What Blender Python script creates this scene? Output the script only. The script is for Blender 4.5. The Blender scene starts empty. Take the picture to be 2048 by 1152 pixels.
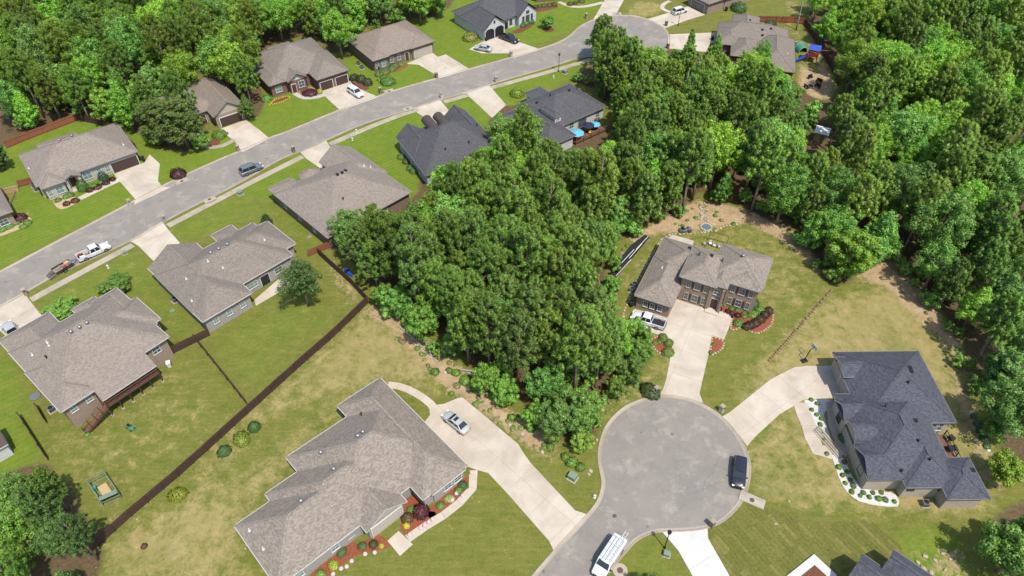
import bpy, bmesh, math, random
import numpy as np
from mathutils import Vector, Matrix
R = math.radians
scene = bpy.context.scene
COL = scene.collection
rnd = random.Random(7)

# ------------------------------------------------------------------ camera, light
CAM_H, FPX, PITCH = 90.0, 1450.0, R(45)
cam_d = bpy.data.cameras.new('camera'); cam = bpy.data.objects.new('camera', cam_d); COL.objects.link(cam)
cam.location = (0, 0, CAM_H); cam.rotation_euler = (R(90) - PITCH, 0, 0)
cam_d.sensor_width = 36; cam_d.lens = FPX / 2048 * 36; cam_d.clip_end = 6000; cam_d.clip_start = 1
scene.camera = cam
SUN_EL = R(62); sv = Vector((.52 * math.cos(SUN_EL), -.854 * math.cos(SUN_EL), math.sin(SUN_EL))).normalized()
w = bpy.data.worlds.new('World'); scene.world = w; w.use_nodes = True
nt = w.node_tree; bg = nt.nodes['Background']; sky = nt.nodes.new('ShaderNodeTexSky')
sky.sky_type = 'NISHITA'; sky.sun_disc = False; sky.sun_elevation = SUN_EL; sky.sun_rotation = math.atan2(sv.x, sv.y)
sky.air_density = 1.2; sky.dust_density = 1.5
nt.links.new(sky.outputs[0], bg.inputs[0]); bg.inputs[1].default_value = .15
sun_d = bpy.data.lights.new('sun', 'SUN'); sun = bpy.data.objects.new('sun', sun_d); COL.objects.link(sun)
sun_d.energy = 4.0; sun_d.angle = R(.55); sun_d.color = (1, .94, .85); sun.rotation_euler = sv.to_track_quat('Z', 'Y').to_euler()
sun.location = sv * 200
vs = scene.view_settings; vs.view_transform = 'Standard'; vs.look = 'None'; vs.gamma = 1; vs.exposure = 0.86
try: scene.display_settings.display_device = 'sRGB'
except Exception: pass

# ------------------------------------------------------------------ survey: photo point -> ground point
def G(px, py, z=0.):
    x = (px - 1024) / FPX; y = -(py - 576) / FPX; s, c = math.sin(PITCH), math.cos(PITCH)
    d = (x, y * s + c, y * c - s); t = (z - CAM_H) / d[2]
    return (d[0] * t, d[1] * t)
def GP(pts, z=0.): return [G(a, b, z) for a, b in pts]
def PX(x, y, z):
    s, c = math.sin(PITCH), math.cos(PITCH)
    dz = z - CAM_H; depth = y * c - dz * s; up = y * s + dz * c
    return (1024 + FPX * x / depth, 576 - FPX * up / depth)

# ------------------------------------------------------------------ materials
def lin(c): return c / 12.92 if c <= .04045 else ((c + .055) / 1.055) ** 2.4
def S(r, g, b, k=1.): return (lin(r / 255) * k, lin(g / 255) * k, lin(b / 255) * k)
def A(r, g, b): return S(r, g, b, 1 / 2.1)          # albedo that shows about this colour in full sun
MATS = {}
class N:                                              # small node-tree writer
    def __init__(s, name):
        s.m = bpy.data.materials.new(name); s.m.use_nodes = True; s.t = s.m.node_tree
        s.b = s.t.nodes['Principled BSDF']; MATS[name] = s.m
    def n(s, typ, **k):
        o = s.t.nodes.new(typ)
        for a, v in k.items():
            if a.startswith('i_'):
                o.inputs[a[2:].replace('_', ' ')].default_value = v
            else: setattr(o, a, v)
        return o
    def l(s, a, b): s.t.links.new(a, b)
    def noise(s, vec, scale, detail=3, rough=.6, dist=0):
        o = s.n('ShaderNodeTexNoise'); o.inputs['Scale'].default_value = scale; o.inputs['Detail'].default_value = detail
        o.inputs['Roughness'].default_value = rough; o.inputs['Distortion'].default_value = dist
        if vec is not None: s.l(vec, o.inputs['Vector'])
        return o.outputs[0]
    def ramp(s, fac, a, b, c0=0., c1=1.):
        o = s.n('ShaderNodeMapRange'); s.l(fac, o.inputs[0]); o.inputs[1].default_value = a; o.inputs[2].default_value = b
        o.inputs[3].default_value = c0; o.inputs[4].default_value = c1; return o.outputs[0]
    def mix(s, fac, a, b, mode='MIX'):
        o = s.n('ShaderNodeMix', data_type='RGBA', blend_type=mode)
        for sock, v in ((0, fac), (6, a), (7, b)):
            if hasattr(v, 'is_linked'): s.l(v, o.inputs[sock])
            elif sock == 0: o.inputs[0].default_value = v
            else: o.inputs[sock].default_value = (*v, 1)
        return o.outputs[2]
    def math(s, op, a, b=0.):
        o = s.n('ShaderNodeMath', operation=op)
        for i, v in enumerate((a, b)):
            if hasattr(v, 'is_linked'): s.l(v, o.inputs[i])
            else: o.inputs[i].default_value = v
        return o.outputs[0]
    def bump(s, h, st=.4, d=.05):
        o = s.n('ShaderNodeBump'); o.inputs['Strength'].default_value = st; o.inputs['Distance'].default_value = d
        s.l(h, o.inputs['Height']); s.l(o.outputs[0], s.b.inputs['Normal'])
    def col(s, c): s.l(c, s.b.inputs['Base Color'])
    def rough(s, r, spec=.3): s.b.inputs['Roughness'].default_value = r; s.b.inputs['Specular IOR Level'].default_value = spec
def pos(nn): return nn.n('ShaderNodeNewGeometry').outputs['Position']
def objc(nn): return nn.n('ShaderNodeTexCoord').outputs['Object']
def uvc(nn): return nn.n('ShaderNodeTexCoord').outputs['UV']
def scl(c, k): return tuple(x * k for x in c)

def plain(name, c, rough=.6, var=.12, scale=2., spec=.3, metal=0., bump=0.):
    n = N(name); v = objc(n); f = n.noise(v, scale, 4)
    oi = n.n('ShaderNodeObjectInfo').outputs['Random']; k = n.mix(n.ramp(f, .3, .7), scl(c, 1 - var), scl(c, 1 + var)); n.col(n.mix(n.math('MULTIPLY', oi, min(.6, var * 1.6)), k, scl(c, 1.25 if var > .1 else 1.05))); n.rough(rough, spec); n.b.inputs['Metallic'].default_value = metal
    if bump: n.bump(n.noise(v, scale * 6, 4), bump, .03)
    return n.m
def glassy(name, c, rough=.08):
    n = N(name); n.b.inputs['Base Color'].default_value = (*c, 1); n.rough(rough, .6); return n.m
def paint(name, c, metal=0., rough=.28):
    n = N(name); n.b.inputs['Base Color'].default_value = (*c, 1); n.rough(rough, .5); n.b.inputs['Metallic'].default_value = metal
    n.b.inputs['Coat Weight'].default_value = .6; n.b.inputs['Coat Roughness'].default_value = .06; return n.m

def shingle(name, c, var=.22, warm=None):
    n = N(name); u = uvc(n)
    br = n.n('ShaderNodeTexBrick'); n.l(u, br.inputs['Vector']); br.inputs['Scale'].default_value = 1
    br.inputs['Brick Width'].default_value = .34; br.inputs['Row Height'].default_value = .16; br.inputs['Mortar Size'].default_value = .012
    br.inputs['Mortar Smooth'].default_value = .4
    br.inputs['Color1'].default_value = (*scl(c, 1 - var), 1); br.inputs['Color2'].default_value = (*scl(c, 1 + var), 1); br.inputs['Mortar'].default_value = (*scl(c, .55), 1)
    big = n.noise(pos(n), .35, 4); mid = n.noise(u, 1.6, 3)
    k = n.mix(n.ramp(big, .3, .7), br.outputs['Color'], scl(warm or c, 1.08), 'MIX'); 
    mm = n.mix(.7, k, br.outputs['Color'])
    st = n.n('ShaderNodeMapping'); st.inputs['Scale'].default_value = (1.2, .12, 1); n.l(u, st.inputs[0])
    streak = n.noise(st.outputs[0], 1.4, 3)
    m2 = n.mix(n.ramp(streak, .45, .8, 0, .22), mm, scl(c, .75))
    sp = n.noise(u, 3.2, 2, .8); n.col(n.mix(n.ramp(sp, .5, .75, 0, .3), m2, scl(c, 1.32))); n.rough(.93, .15); n.bump(br.outputs['Fac'], -.5, .03); return n.m
def brick(name, a, b, mortar, bw=.24, bh=.085):
    n = N(name); u = uvc(n); br = n.n('ShaderNodeTexBrick'); n.l(u, br.inputs['Vector']); br.inputs['Scale'].default_value = 1
    br.inputs['Brick Width'].default_value = bw; br.inputs['Row Height'].default_value = bh; br.inputs['Mortar Size'].default_value = .01
    br.inputs['Color1'].default_value = (*a, 1); br.inputs['Color2'].default_value = (*b, 1); br.inputs['Mortar'].default_value = (*mortar, 1)
    f = n.noise(u, .9, 4); n.col(n.mix(n.ramp(f, .35, .75, 0, .4), br.outputs['Color'], scl(a, .8))); n.rough(.9, .2); n.bump(br.outputs['Fac'], -.4, .02); return n.m
def siding(name, c):
    n = N(name); u = uvc(n); wv = n.n('ShaderNodeTexWave', bands_direction='Y', wave_profile='SAW'); n.l(u, wv.inputs[0]); wv.inputs['Scale'].default_value = 1.6
    f = n.noise(u, .8, 3); n.col(n.mix(n.ramp(f, .3, .7), scl(c, .9), scl(c, 1.08))); n.rough(.7, .25); n.bump(wv.outputs['Fac'], .5, .03); return n.m
def concrete(name, c, stain=.28):
    n = N(name); p = pos(n); oi = n.n('ShaderNodeObjectInfo').outputs['Random']
    a = n.noise(p, .22, 5, .6, .6); b = n.noise(p, 2.5, 5); g = n.noise(p, 14, 3)
    k = n.mix(n.ramp(a, .4, .72), scl(c, 1.07), scl((c[0], c[1] * .96, c[2] * .88), 1 - stain))
    k = n.mix(n.ramp(b, .45, .75, 0, .3), k, scl(c, .78)); k = n.mix(n.ramp(g, .3, .7, 0, .18), k, scl(c, 1.25))
    k = n.mix(n.math('MULTIPLY', oi, .16), k, scl(c, .72))
    n.col(k); n.rough(.88, .25); n.bump(g, .15, .02); return n.m

M_ = MATS
concrete('concrete_drive', A(214, 202, 185)); concrete('concrete_walk', A(190, 179, 161), .35); concrete('concrete_white', A(222, 221, 220), .08)
concrete('curb_concrete', A(186, 174, 157), .3)
shingle('roof_tan', A(156, 145, 135)); shingle('roof_brown', A(152, 139, 127)); shingle('roof_charcoal', A(93, 96, 105), .36); shingle('roof_dark', A(98, 98, 102), .24)
shingle('roof_grey_brown', A(146, 136, 127)); shingle('roof_taupe', A(157, 146, 135), .3)
brick('brick_red', A(150, 105, 92), A(120, 82, 74), A(150, 138, 128)); brick('brick_tan', A(178, 152, 132), A(150, 125, 108), A(190, 180, 165))
brick('brick_cream', A(212, 202, 188), A(190, 178, 162), A(216, 208, 196)); brick('brick_grey', A(186, 180, 174), A(160, 154, 150), A(190, 186, 180))
brick('brick_brown', A(150, 128, 112), A(126, 106, 94), A(160, 148, 134)); brick('stone_pale', A(214, 208, 198), A(186, 178, 166), A(210, 204, 194), .5, .25)
siding('siding_white', A(226, 228, 226)); siding('siding_taupe', A(205, 192, 174)); siding('siding_grey', A(206, 212, 210)); siding('siding_brown', A(140, 112, 96))
plain('fascia_white', A(232, 230, 226), .5, .05); plain('fascia_brown', A(92, 74, 64), .6); plain('fascia_grey', A(150, 146, 142), .5, .06); plain('gutter_grey', A(128, 126, 126), .5, .05); plain('gutter_white', A(205, 202, 196), .5, .05); plain('trim_black', A(45, 44, 46), .5)
plain('garage_brown', A(88, 68, 64), .5, .08); plain('barrel_brown', A(84, 74, 70), .7, .1); plain('garage_black', A(48, 46, 48), .5, .08); plain('garage_cream', A(205, 194, 180), .5, .06); plain('garage_taupe', A(150, 140, 130), .5, .06)
plain('door_brown', A(88, 62, 50), .45); plain('metal_grey', A(168, 172, 176), .4, .06, metal=.6); plain('metal_white', A(235, 236, 238), .4, .04); plain('black_metal', A(34, 34, 36), .5)
plain('black_plastic', A(42, 44, 48), .55); plain('green_box', A(128, 152, 130), .55, .08); plain('dark_wood', A(84, 60, 54), .8, .25, 6, bump=.3); plain('red_wood', A(158, 98, 72), .8, .22, 6, bump=.3)
plain('deck_wood', A(128, 92, 72), .8, .2, 5, bump=.3); plain('raw_wood', A(205, 178, 128), .8, .15, 5); plain('bark', A(150, 132, 116), .95, .3, 5, bump=.6); plain('pale_bark', A(176, 168, 156), .95, .2, 5, bump=.4)
plain('rock', A(190, 174, 148), .9, .25, 3, bump=.5); plain('rock_brown', A(150, 122, 96), .9, .3, 3, bump=.5); plain('white_plastic', A(238, 238, 236), .45, .03)
plain('rubber', A(36, 36, 38), .8); plain('blue_plastic', A(40, 84, 190), .35, .08); plain('cyan_fabric', A(110, 196, 222), .8, .05); plain('navy_fabric', A(40, 44, 82), .8, .08); plain('teal_fabric', A(70, 150, 120), .7, .1)
plain('red_paint', A(168, 60, 48), .55, .1); plain('yellow_paint', A(220, 186, 60), .5, .06); plain('orange_mulch', A(190, 92, 60), .95, .2, 9)
plain('iron', A(104, 84, 76), .75, .2, 8); plain('white_gravel_stone', A(232, 228, 220), .9, .12, 12, bump=.5); plain('aged_wood', A(150, 138, 124), .85, .2, 5)
glassy('window_glass', (.05, .07, .075)); glassy('window_green', (.10, .16, .145), .12); glassy('car_glass', (.012, .014, .018), .05)
paint('paint_white', A(238, 240, 242)); paint('paint_silver', A(204, 206, 206), .15, .3); paint('paint_black', (.01, .011, .014), 0, .2); paint('paint_steel', A(128, 138, 148), .25, .3)
paint('lamp_red', (.45, .02, .02)); paint('lamp_clear', (.75, .75, .72)); plain('chrome', (.6, .6, .62), .2, .02, metal=1.)

# ------------------------------------------------------------------ mesh helpers
class MB:
    def __init__(s): s.v = []; s.f = []; s.m = []; s.uv = []
    def face(s, pts, m=0, uv=None):
        b = len(s.v); s.v += [tuple(p) for p in pts]; s.f.append(tuple(range(b, b + len(pts)))); s.m.append(m)
        if uv is None: uv = planar(pts)
        s.uv.append(uv)
    def box(s, c, d, rz=0, m=0, ry=0, rx=0):
        mt = Matrix.Rotation(rz, 3, 'Z') @ Matrix.Rotation(ry, 3, 'Y') @ Matrix.Rotation(rx, 3, 'X'); cc = Vector(c)
        P_ = [cc + mt @ Vector((x * d[0] / 2, y * d[1] / 2, z * d[2] / 2)) for z in (-1, 1) for y in (-1, 1) for x in (-1, 1)]
        for q in ((0, 2, 3, 1), (4, 5, 7, 6), (0, 1, 5, 4), (2, 6, 7, 3), (0, 4, 6, 2), (1, 3, 7, 5)): s.face([P_[i] for i in q], m)
    def bar(s, a, b, wd, h=None, m=0):
        a, b = Vector(a), Vector(b); d = b - a; L = d.length; h = h or wd
        if L < 1e-6: return
        x = d / L; up = Vector((0, 0, 1)) if abs(x.z) < .95 else Vector((0, 1, 0)); y = up.cross(x).normalized(); z = x.cross(y)
        P_ = [p + y * (i * wd / 2) + z * (j * h / 2) for p in (a, b) for j in (-1, 1) for i in (-1, 1)]
        for q in ((0, 2, 3, 1), (4, 5, 7, 6), (0, 1, 5, 4), (2, 6, 7, 3), (0, 4, 6, 2), (1, 3, 7, 5)): s.face([P_[i] for i in q], m)
    def ring_loft(s, rings, m=0, cap=True):
        n = len(rings[0])
        for a, b in zip(rings, rings[1:]):
            for i in range(n):
                j = (i + 1) % n; s.face((a[i], a[j], b[j], b[i]), m)
        if cap: s.face(rings[0][::-1], m); s.face(rings[-1], m)
    def tube(s, pts, rad, n=8, m=0):
        pts = [Vector(p) for p in pts]; rad = rad if isinstance(rad, (list, tuple)) else [rad] * len(pts); rings = []
        for i, p in enumerate(pts):
            d = (pts[min(i + 1, len(pts) - 1)] - pts[max(i - 1, 0)]).normalized()
            up = Vector((0, 0, 1)) if abs(d.z) < .9 else Vector((1, 0, 0)); x = up.cross(d).normalized(); y = d.cross(x)
            rings.append([p + x * (rad[i] * math.cos(2 * math.pi * k / n)) + y * (rad[i] * math.sin(2 * math.pi * k / n)) for k in range(n)])
        s.ring_loft(rings, m)
    def lathe(s, prof, c=(0, 0, 0), n=14, m=0):
        c = Vector(c); s.ring_loft([[c + Vector((r * math.cos(2 * math.pi * k / n), r * math.sin(2 * math.pi * k / n), z)) for k in range(n)] for r, z in prof], m)
    def prism(s, poly, z0, z1, m=0):
        if area(poly) < 0: poly = poly[::-1]
        s.face([(x, y, z1) for x, y in poly], m)
        for i in range(len(poly)):
            a, b = poly[i], poly[(i + 1) % len(poly)]; s.face([(a[0], a[1], z0), (b[0], b[1], z0), (b[0], b[1], z1), (a[0], a[1], z1)], m)
    def build(s, name, mats, parent=None, smooth=False, weld=False, loc=None, rz=0):
        me = bpy.data.meshes.new(name); me.from_pydata(s.v, [], s.f)
        for m in (mats if isinstance(mats, (list, tuple)) else [mats]): me.materials.append(M_[m] if isinstance(m, str) else m)
        me.polygons.foreach_set('material_index', s.m)
        uvl = me.uv_layers.new(name='UVMap'); flat = [c for q in s.uv for p in q for c in p]; uvl.data.foreach_set('uv', flat)
        if weld or smooth:
            bm = bmesh.new(); bm.from_mesh(me); bmesh.ops.remove_doubles(bm, verts=bm.verts, dist=.0008); bmesh.ops.recalc_face_normals(bm, faces=bm.faces); bm.to_mesh(me); bm.free()
        if smooth:
            me.polygons.foreach_set('use_smooth', [True] * len(me.polygons))
            try: me.set_sharp_from_angle(angle=R(38))
            except Exception: pass
        me.update(); return link(name, me, parent, loc, rz)
def link(name, me, parent=None, loc=None, rz=0):
    o = bpy.data.objects.new(name, me); COL.objects.link(o); o.parent = parent
    if loc is not None: o.location = loc
    if rz: o.rotation_euler[2] = rz
    return o
def area(p): return .5 * sum(p[i][0] * p[(i + 1) % len(p)][1] - p[(i + 1) % len(p)][0] * p[i][1] for i in range(len(p)))
def planar(pts):
    p = [Vector(q) for q in pts]; n = Vector((0, 0, 0))
    for i in range(len(p)): n += p[i].cross(p[(i + 1) % len(p)])
    if n.length < 1e-9: return [(0, 0)] * len(p)
    n.normalize(); u = Vector((0, 0, 1)).cross(n)
    if u.length < .05: u = Vector((1, 0, 0))
    u.normalize(); v = n.cross(u); return [(q.dot(u), q.dot(v)) for q in p]
def tag(o, label=None, cat=None, group=None, kind=None):
    for k, v in (('label', label), ('category', cat), ('group', group), ('kind', kind)):
        if v: o[k] = v
    return o
def empty(name, loc, rz=0, label=None, cat=None, group=None):
    o = bpy.data.objects.new(name, None); COL.objects.link(o); o.location = loc; o.rotation_euler[2] = rz; o.empty_display_size = .3
    return tag(o, label, cat, group)
KIDS = {}
def copy_tree(o, parent=None):
    c = o.copy(); COL.objects.link(c); c.parent = parent
    for ch in o.children: copy_tree(ch, c)
    return c
def inside(poly, x, y):
    poly = np.asarray(poly); x = np.asarray(x); y = np.asarray(y); r = np.zeros(np.broadcast(x, y).shape, bool)
    for i in range(len(poly)):
        x0, y0 = poly[i - 1]; x1, y1 = poly[i]
        if y0 == y1: continue
        c = ((y0 > y) != (y1 > y)) & (x < (x1 - x0) * (y - y0) / (y1 - y0) + x0); r ^= c
    return r
def resample(pts, step):
    p = np.array(pts, float); d = np.r_[0, np.cumsum(np.hypot(*np.diff(p, axis=0).T))]; n = max(2, int(d[-1] / step) + 1); t = np.linspace(0, d[-1], n)
    return np.c_[np.interp(t, d, p[:, 0]), np.interp(t, d, p[:, 1])]
def smooth_line(pts, it=2):
    p = [tuple(q) for q in pts]
    for _ in range(it):
        q = [p[0]]
        for a, b in zip(p, p[1:]): q += [(a[0] * .75 + b[0] * .25, a[1] * .75 + b[1] * .25), (a[0] * .25 + b[0] * .75, a[1] * .25 + b[1] * .75)]
        p = q + [p[-1]]
    return p
def offset_line(p, d):
    p = np.asarray(p, float); t = np.gradient(p, axis=0); t /= np.linalg.norm(t, axis=1)[:, None] + 1e-9
    return p + np.c_[-t[:, 1], t[:, 0]] * d
# ------------------------------------------------------------------ ground cover
GX = np.r_[-3000, -1200, -500, -260, np.arange(-190, 190.1, .62), 260, 500, 1200, 3000]
GY = np.r_[-3000, -1000, -300, -60, 0, np.arange(24, 236.1, .62), 300, 500, 1200, 3500]
gx, gy = np.meshgrid(GX, GY)
COVER = np.zeros(gx.shape + (4,))                       # dry, bare earth, lush, leaf litter
def blur(a, r):
    for _ in range(2):
        for ax in (0, 1):
            n = 2 * r + 1; p = np.pad(a, [(r + 1, r) if i == ax else (0, 0) for i in (0, 1)], mode='edge'); c = np.cumsum(p, axis=ax)
            a = (np.take(c, range(n, c.shape[ax]), ax) - np.take(c, range(0, c.shape[ax] - n), ax)) / n
    return a
def cover(ch, val, pts, r=2, z=0., mode='set'):
    q = GP(pts, z); m = inside(q, gx, gy).astype(float); m = blur(m, r)
    COVER[..., ch] = COVER[..., ch] * (1 - m) + val * m if mode == 'set' else np.maximum(COVER[..., ch], val * m)
DRY, BARE, LUSH, LIT = range(4)
cover(LUSH, .85, [(-40, 470), (-40, 560), (265, 405), (345, 365), (510, 293), (680, 220), (940, 138), (1150, 60), (1220, 0), (900, -10), (640, 150), (380, 290), (150, 225), (-20, 290)], 3)
cover(LUSH, .95, [(470, 390), (600, 303), (810, 222), (1180, 112), (1160, 150), (1040, 200), (960, 300), (850, 380), (820, 390), (650, 430), (545, 395)], 2)
cover(LUSH, 1., [(480, 385), (600, 310), (690, 300), (840, 395), (700, 420), (545, 400)], 2)
cover(LUSH, .5, [(330, 460), (480, 385), (545, 405), (690, 500), (600, 520), (540, 430), (420, 470), (360, 485)], 2)
cover(LUSH, .45, [(60, 605), (270, 495), (310, 530), (400, 660), (340, 690), (270, 590), (110, 620)], 2)
cover(DRY, .22, [(421, 670), (500, 600), (560, 560), (735, 606), (500, 805), (400, 680)], 3)
cover(DRY, .25, [(60, 605), (270, 495), (400, 660), (340, 690), (270, 590), (110, 620)], 2)
cover(LUSH, .35, [(421, 670), (500, 600), (560, 560), (690, 620), (500, 800), (400, 680)], 3)
cover(DRY, .36, [(60, 690), (120, 830), (340, 700), (495, 810), (380, 900), (190, 1075), (60, 930)], 4)
cover(LUSH, .7, [(-30, 700), (20, 690), (60, 800), (90, 900), (40, 940), (-30, 960)], 3)
cover(LUSH, .9, [(-30, 860), (30, 880), (80, 900), (60, 930), (-30, 960)], 2)
cover(DRY, .7, [(200, 1090), (495, 830), (740, 605), (870, 700), (930, 770), (880, 800), (760, 760), (470, 1050), (540, 1180), (190, 1180)], 4)
cover(DRY, .1, [(520, 850), (640, 790), (700, 770), (640, 830), (560, 880), (480, 960), (450, 1000), (420, 980)], 3)
cover(DRY, .15, [(290, 1020), (330, 980), (400, 930), (420, 950), (360, 1010), (310, 1060)], 3)
cover(DRY, .12, [(680, 1152), (800, 1110), (960, 960), (1100, 1100), (1060, 1180)], 4)
cover(DRY, .42, [(1215, 540), (1330, 450), (1530, 440), (1640, 540), (1660, 580), (1510, 735), (1405, 815), (1330, 790), (1240, 790), (1300, 700), (1260, 650)], 3)
cover(DRY, .16, [(1410, 700), (1450, 690), (1560, 620), (1600, 640), (1500, 740), (1410, 810)], 3)
cover(DRY, .72, [(1510, 735), (1660, 590), (1800, 560), (1900, 700), (2010, 1000), (1960, 1050), (1500, 1005), (1497, 890), (1600, 800), (1445, 830)], 3)
cover(DRY, .5, [(1500, 900), (1590, 830), (1640, 920), (1700, 1000), (1560, 1000)], 4)
cover(DRY, .55, [(1190, 900), (1205, 820), (1260, 770), (1330, 760), (1320, 790), (1230, 830), (1200, 900)], 2)
cover(DRY, .1, [(1060, 910), (1190, 900), (1200, 1000), (1170, 1020)], 2)
cover(LUSH, .95, [(1790, 1065), (1920, 1065), (1945, 1180), (1850, 1180)], 3)
cover(LUSH, .35, [(1210, 1152), (1290, 1065), (1340, 1075), (1390, 1180), (1200, 1190)], 2)
cover(DRY, .75, [(1270, 0), (1340, 10), (1330, 20), (1300, 36), (1250, 28)], 2)
cover(DRY, .5, [(1570, 30), (1600, 60), (1660, 150), (1640, 190), (1600, 170), (1590, 80), (1560, 50)], 2)
# bare earth and leaf litter
for val, r, q in ((.85, 2, [(738, 604), (775, 615), (850, 668), (900, 720), (960, 780), (1050, 855), (1115, 905), (1150, 920), (1125, 932), (1060, 905), (1000, 852), (930, 800), (880, 772), (830, 712), (790, 662), (725, 628)]),
                  (.6, 2, [(640, 520), (665, 510), (735, 600), (700, 625), (660, 560)]), (.45, 3, [(590, 640), (640, 610), (680, 640), (640, 665)]),
                  (.8, 2, [(1250, 480), (1310, 438), (1400, 395), (1530, 425), (1600, 470), (1645, 535), (1665, 580), (1645, 575), (1590, 500), (1500, 448), (1400, 462), (1310, 470), (1268, 500)]),
                  (.85, 1, [(1195, 600), (1222, 545), (1262, 470), (1250, 520), (1235, 560), (1225, 640), (1208, 650)]),
                  (.8, 1, [(1244, 640), (1256, 600), (1290, 530), (1326, 478), (1332, 484), (1298, 540), (1264, 600), (1252, 645)]),
                  (.7, 2, [(1662, 582), (1740, 515), (1810, 510), (1870, 620), (1910, 690), (1860, 665), (1790, 590), (1720, 562)]),
                  (.6, 2, [(1880, 690), (1930, 730), (1990, 890), (2020, 990), (1985, 1010), (1940, 900), (1900, 780)]),
                  (.7, 3, [(1840, 1100), (1900, 1090), (1960, 1100), (1950, 1170), (1830, 1170)]), (.75, 3, [(1800, 1085), (1850, 1070), (1930, 1080), (1930, 1095), (1870, 1100), (1840, 1140), (1825, 1152), (1800, 1130)]),
                  (.6, 2, [(1760, 1045), (1830, 1050), (1920, 1070), (1890, 1082), (1800, 1068)]),
                  (.5, 3, [(330, 520), (345, 560), (400, 650), (425, 665), (410, 690), (385, 680), (320, 560)]),
                  (.6, 2, [(205, 1085), (215, 1100), (205, 1152), (190, 1152)]), (.5, 3, [(75, 830), (100, 850), (130, 910), (150, 960), (120, 940), (90, 880)]),
                  (.75, 2, [(1600, 60), (1630, 80), (1665, 150), (1680, 175), (1640, 195), (1605, 175), (1640, 160), (1625, 110)]), (.5, 2, [(1560, 0), (1600, 0), (1610, 40), (1580, 30)]),
                  (.4, 2, [(1195, 800), (1235, 770), (1290, 755), (1300, 775), (1240, 800)]), (.35, 3, [(880, 780), (760, 762), (700, 690), (760, 640), (830, 720)]),
                  (.5, 1, [(30, 415), (60, 410), (75, 445), (70, 455)]), (.4, 2, [(215, 245), (270, 265), (290, 320), (275, 300)])):
    cover(BARE, val, q, r, mode='max')
for q in ([(1600, 120), (1640, 150), (1680, 185), (1650, 205), (1610, 195), (1590, 170)], [(745, 600), (800, 625), (880, 690), (960, 765), (1070, 850), (1130, 900), (1120, 925), (1050, 890), (960, 830), (880, 765), (800, 690)], [(1740, 530), (1800, 500), (1860, 590), (1930, 690), (1960, 760), (1930, 760), (1880, 680), (1800, 610)], [(1480, 430), (1560, 440), (1620, 490), (1660, 570), (1630, 560), (1580, 490), (1500, 450)]): cover(BARE, .75, q, 2, mode='max')
WOOD = [[(1170, 60), (1190, 40), (1222, 38), (1250, 60), (1275, 85), (1300, 95), (1320, 85), (1345, 110), (1365, 80), (1385, 80), (1400, 110), (1415, 120), (1420, 85), (1435, 88), (1445, 120), (1470, 105), (1500, 78), (1520, 88), (1540, 90), (1560, 110), (1565, 145), (1580, 155), (1600, 170), (1612, 188), (1650, 205), (1680, 190), (1692, 165), (1670, 130), (1640, 80), (1620, 40), (1600, -40), (2100, -40), (2100, 970), (2048, 960), (2010, 930), (1995, 870), (1972, 840), (1980, 800), (1962, 760), (1930, 715), (1922, 680), (1900, 640), (1860, 600), (1800, 505), (1775, 480), (1740, 520), (1700, 560), (1660, 582), (1645, 550), (1625, 490), (1600, 460), (1530, 440), (1500, 420), (1440, 400), (1405, 375), (1370, 410), (1350, 430), (1310, 430), (1300, 445), (1250, 470), (1230, 490), (1205, 545), (1222, 560), (1210, 600), (1215, 640), (1260, 650), (1295, 690), (1290, 740), (1240, 770), (1200, 810), (1190, 890), (1150, 900), (1120, 878), (1085, 852), (1052, 806), (990, 772), (930, 715), (908, 682), (888, 672), (852, 645), (800, 602), (748, 590), (728, 568), (720, 530), (690, 520), (650, 485), (640, 440), (650, 410), (690, 400), (720, 395), (745, 400), (760, 425), (790, 420), (820, 400), (845, 380), (830, 365), (870, 340), (900, 310), (940, 325), (960, 295), (965, 270), (980, 235), (1010, 210), (1050, 213), (1085, 240), (1103, 275), (1110, 297), (1150, 290), (1180, 275), (1210, 255), (1240, 238), (1215, 205), (1200, 180), (1165, 172), (1150, 150), (1185, 130), (1172, 85)],
        [(-40, -40), (925, -40), (900, 15), (850, 40), (810, 34), (760, 45), (700, 70), (690, 85), (680, 112), (660, 105), (640, 80), (620, 70), (590, 75), (540, 90), (520, 110), (510, 140), (520, 175), (528, 205), (515, 240), (490, 240), (478, 212), (468, 188), (440, 160), (420, 145), (385, 150), (385, 180), (415, 200), (425, 235), (402, 262), (420, 285), (380, 305), (330, 300), (292, 278), (270, 262), (240, 243), (215, 240), (155, 228), (20, 278), (-40, 340)],
        [(-40, 960), (0, 955), (40, 930), (90, 925), (120, 960), (150, 970), (155, 1020), (200, 1060), (205, 1110), (190, 1200), (-40, 1200)],
        [(2100, 1000), (2010, 1010), (1975, 1060), (1960, 1100), (1990, 1130), (2020, 1200), (2100, 1200)]]
for q in WOOD: cover(LIT, 1., q, 2, mode='max')
COVER = np.clip(COVER, 0, 1)
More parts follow.
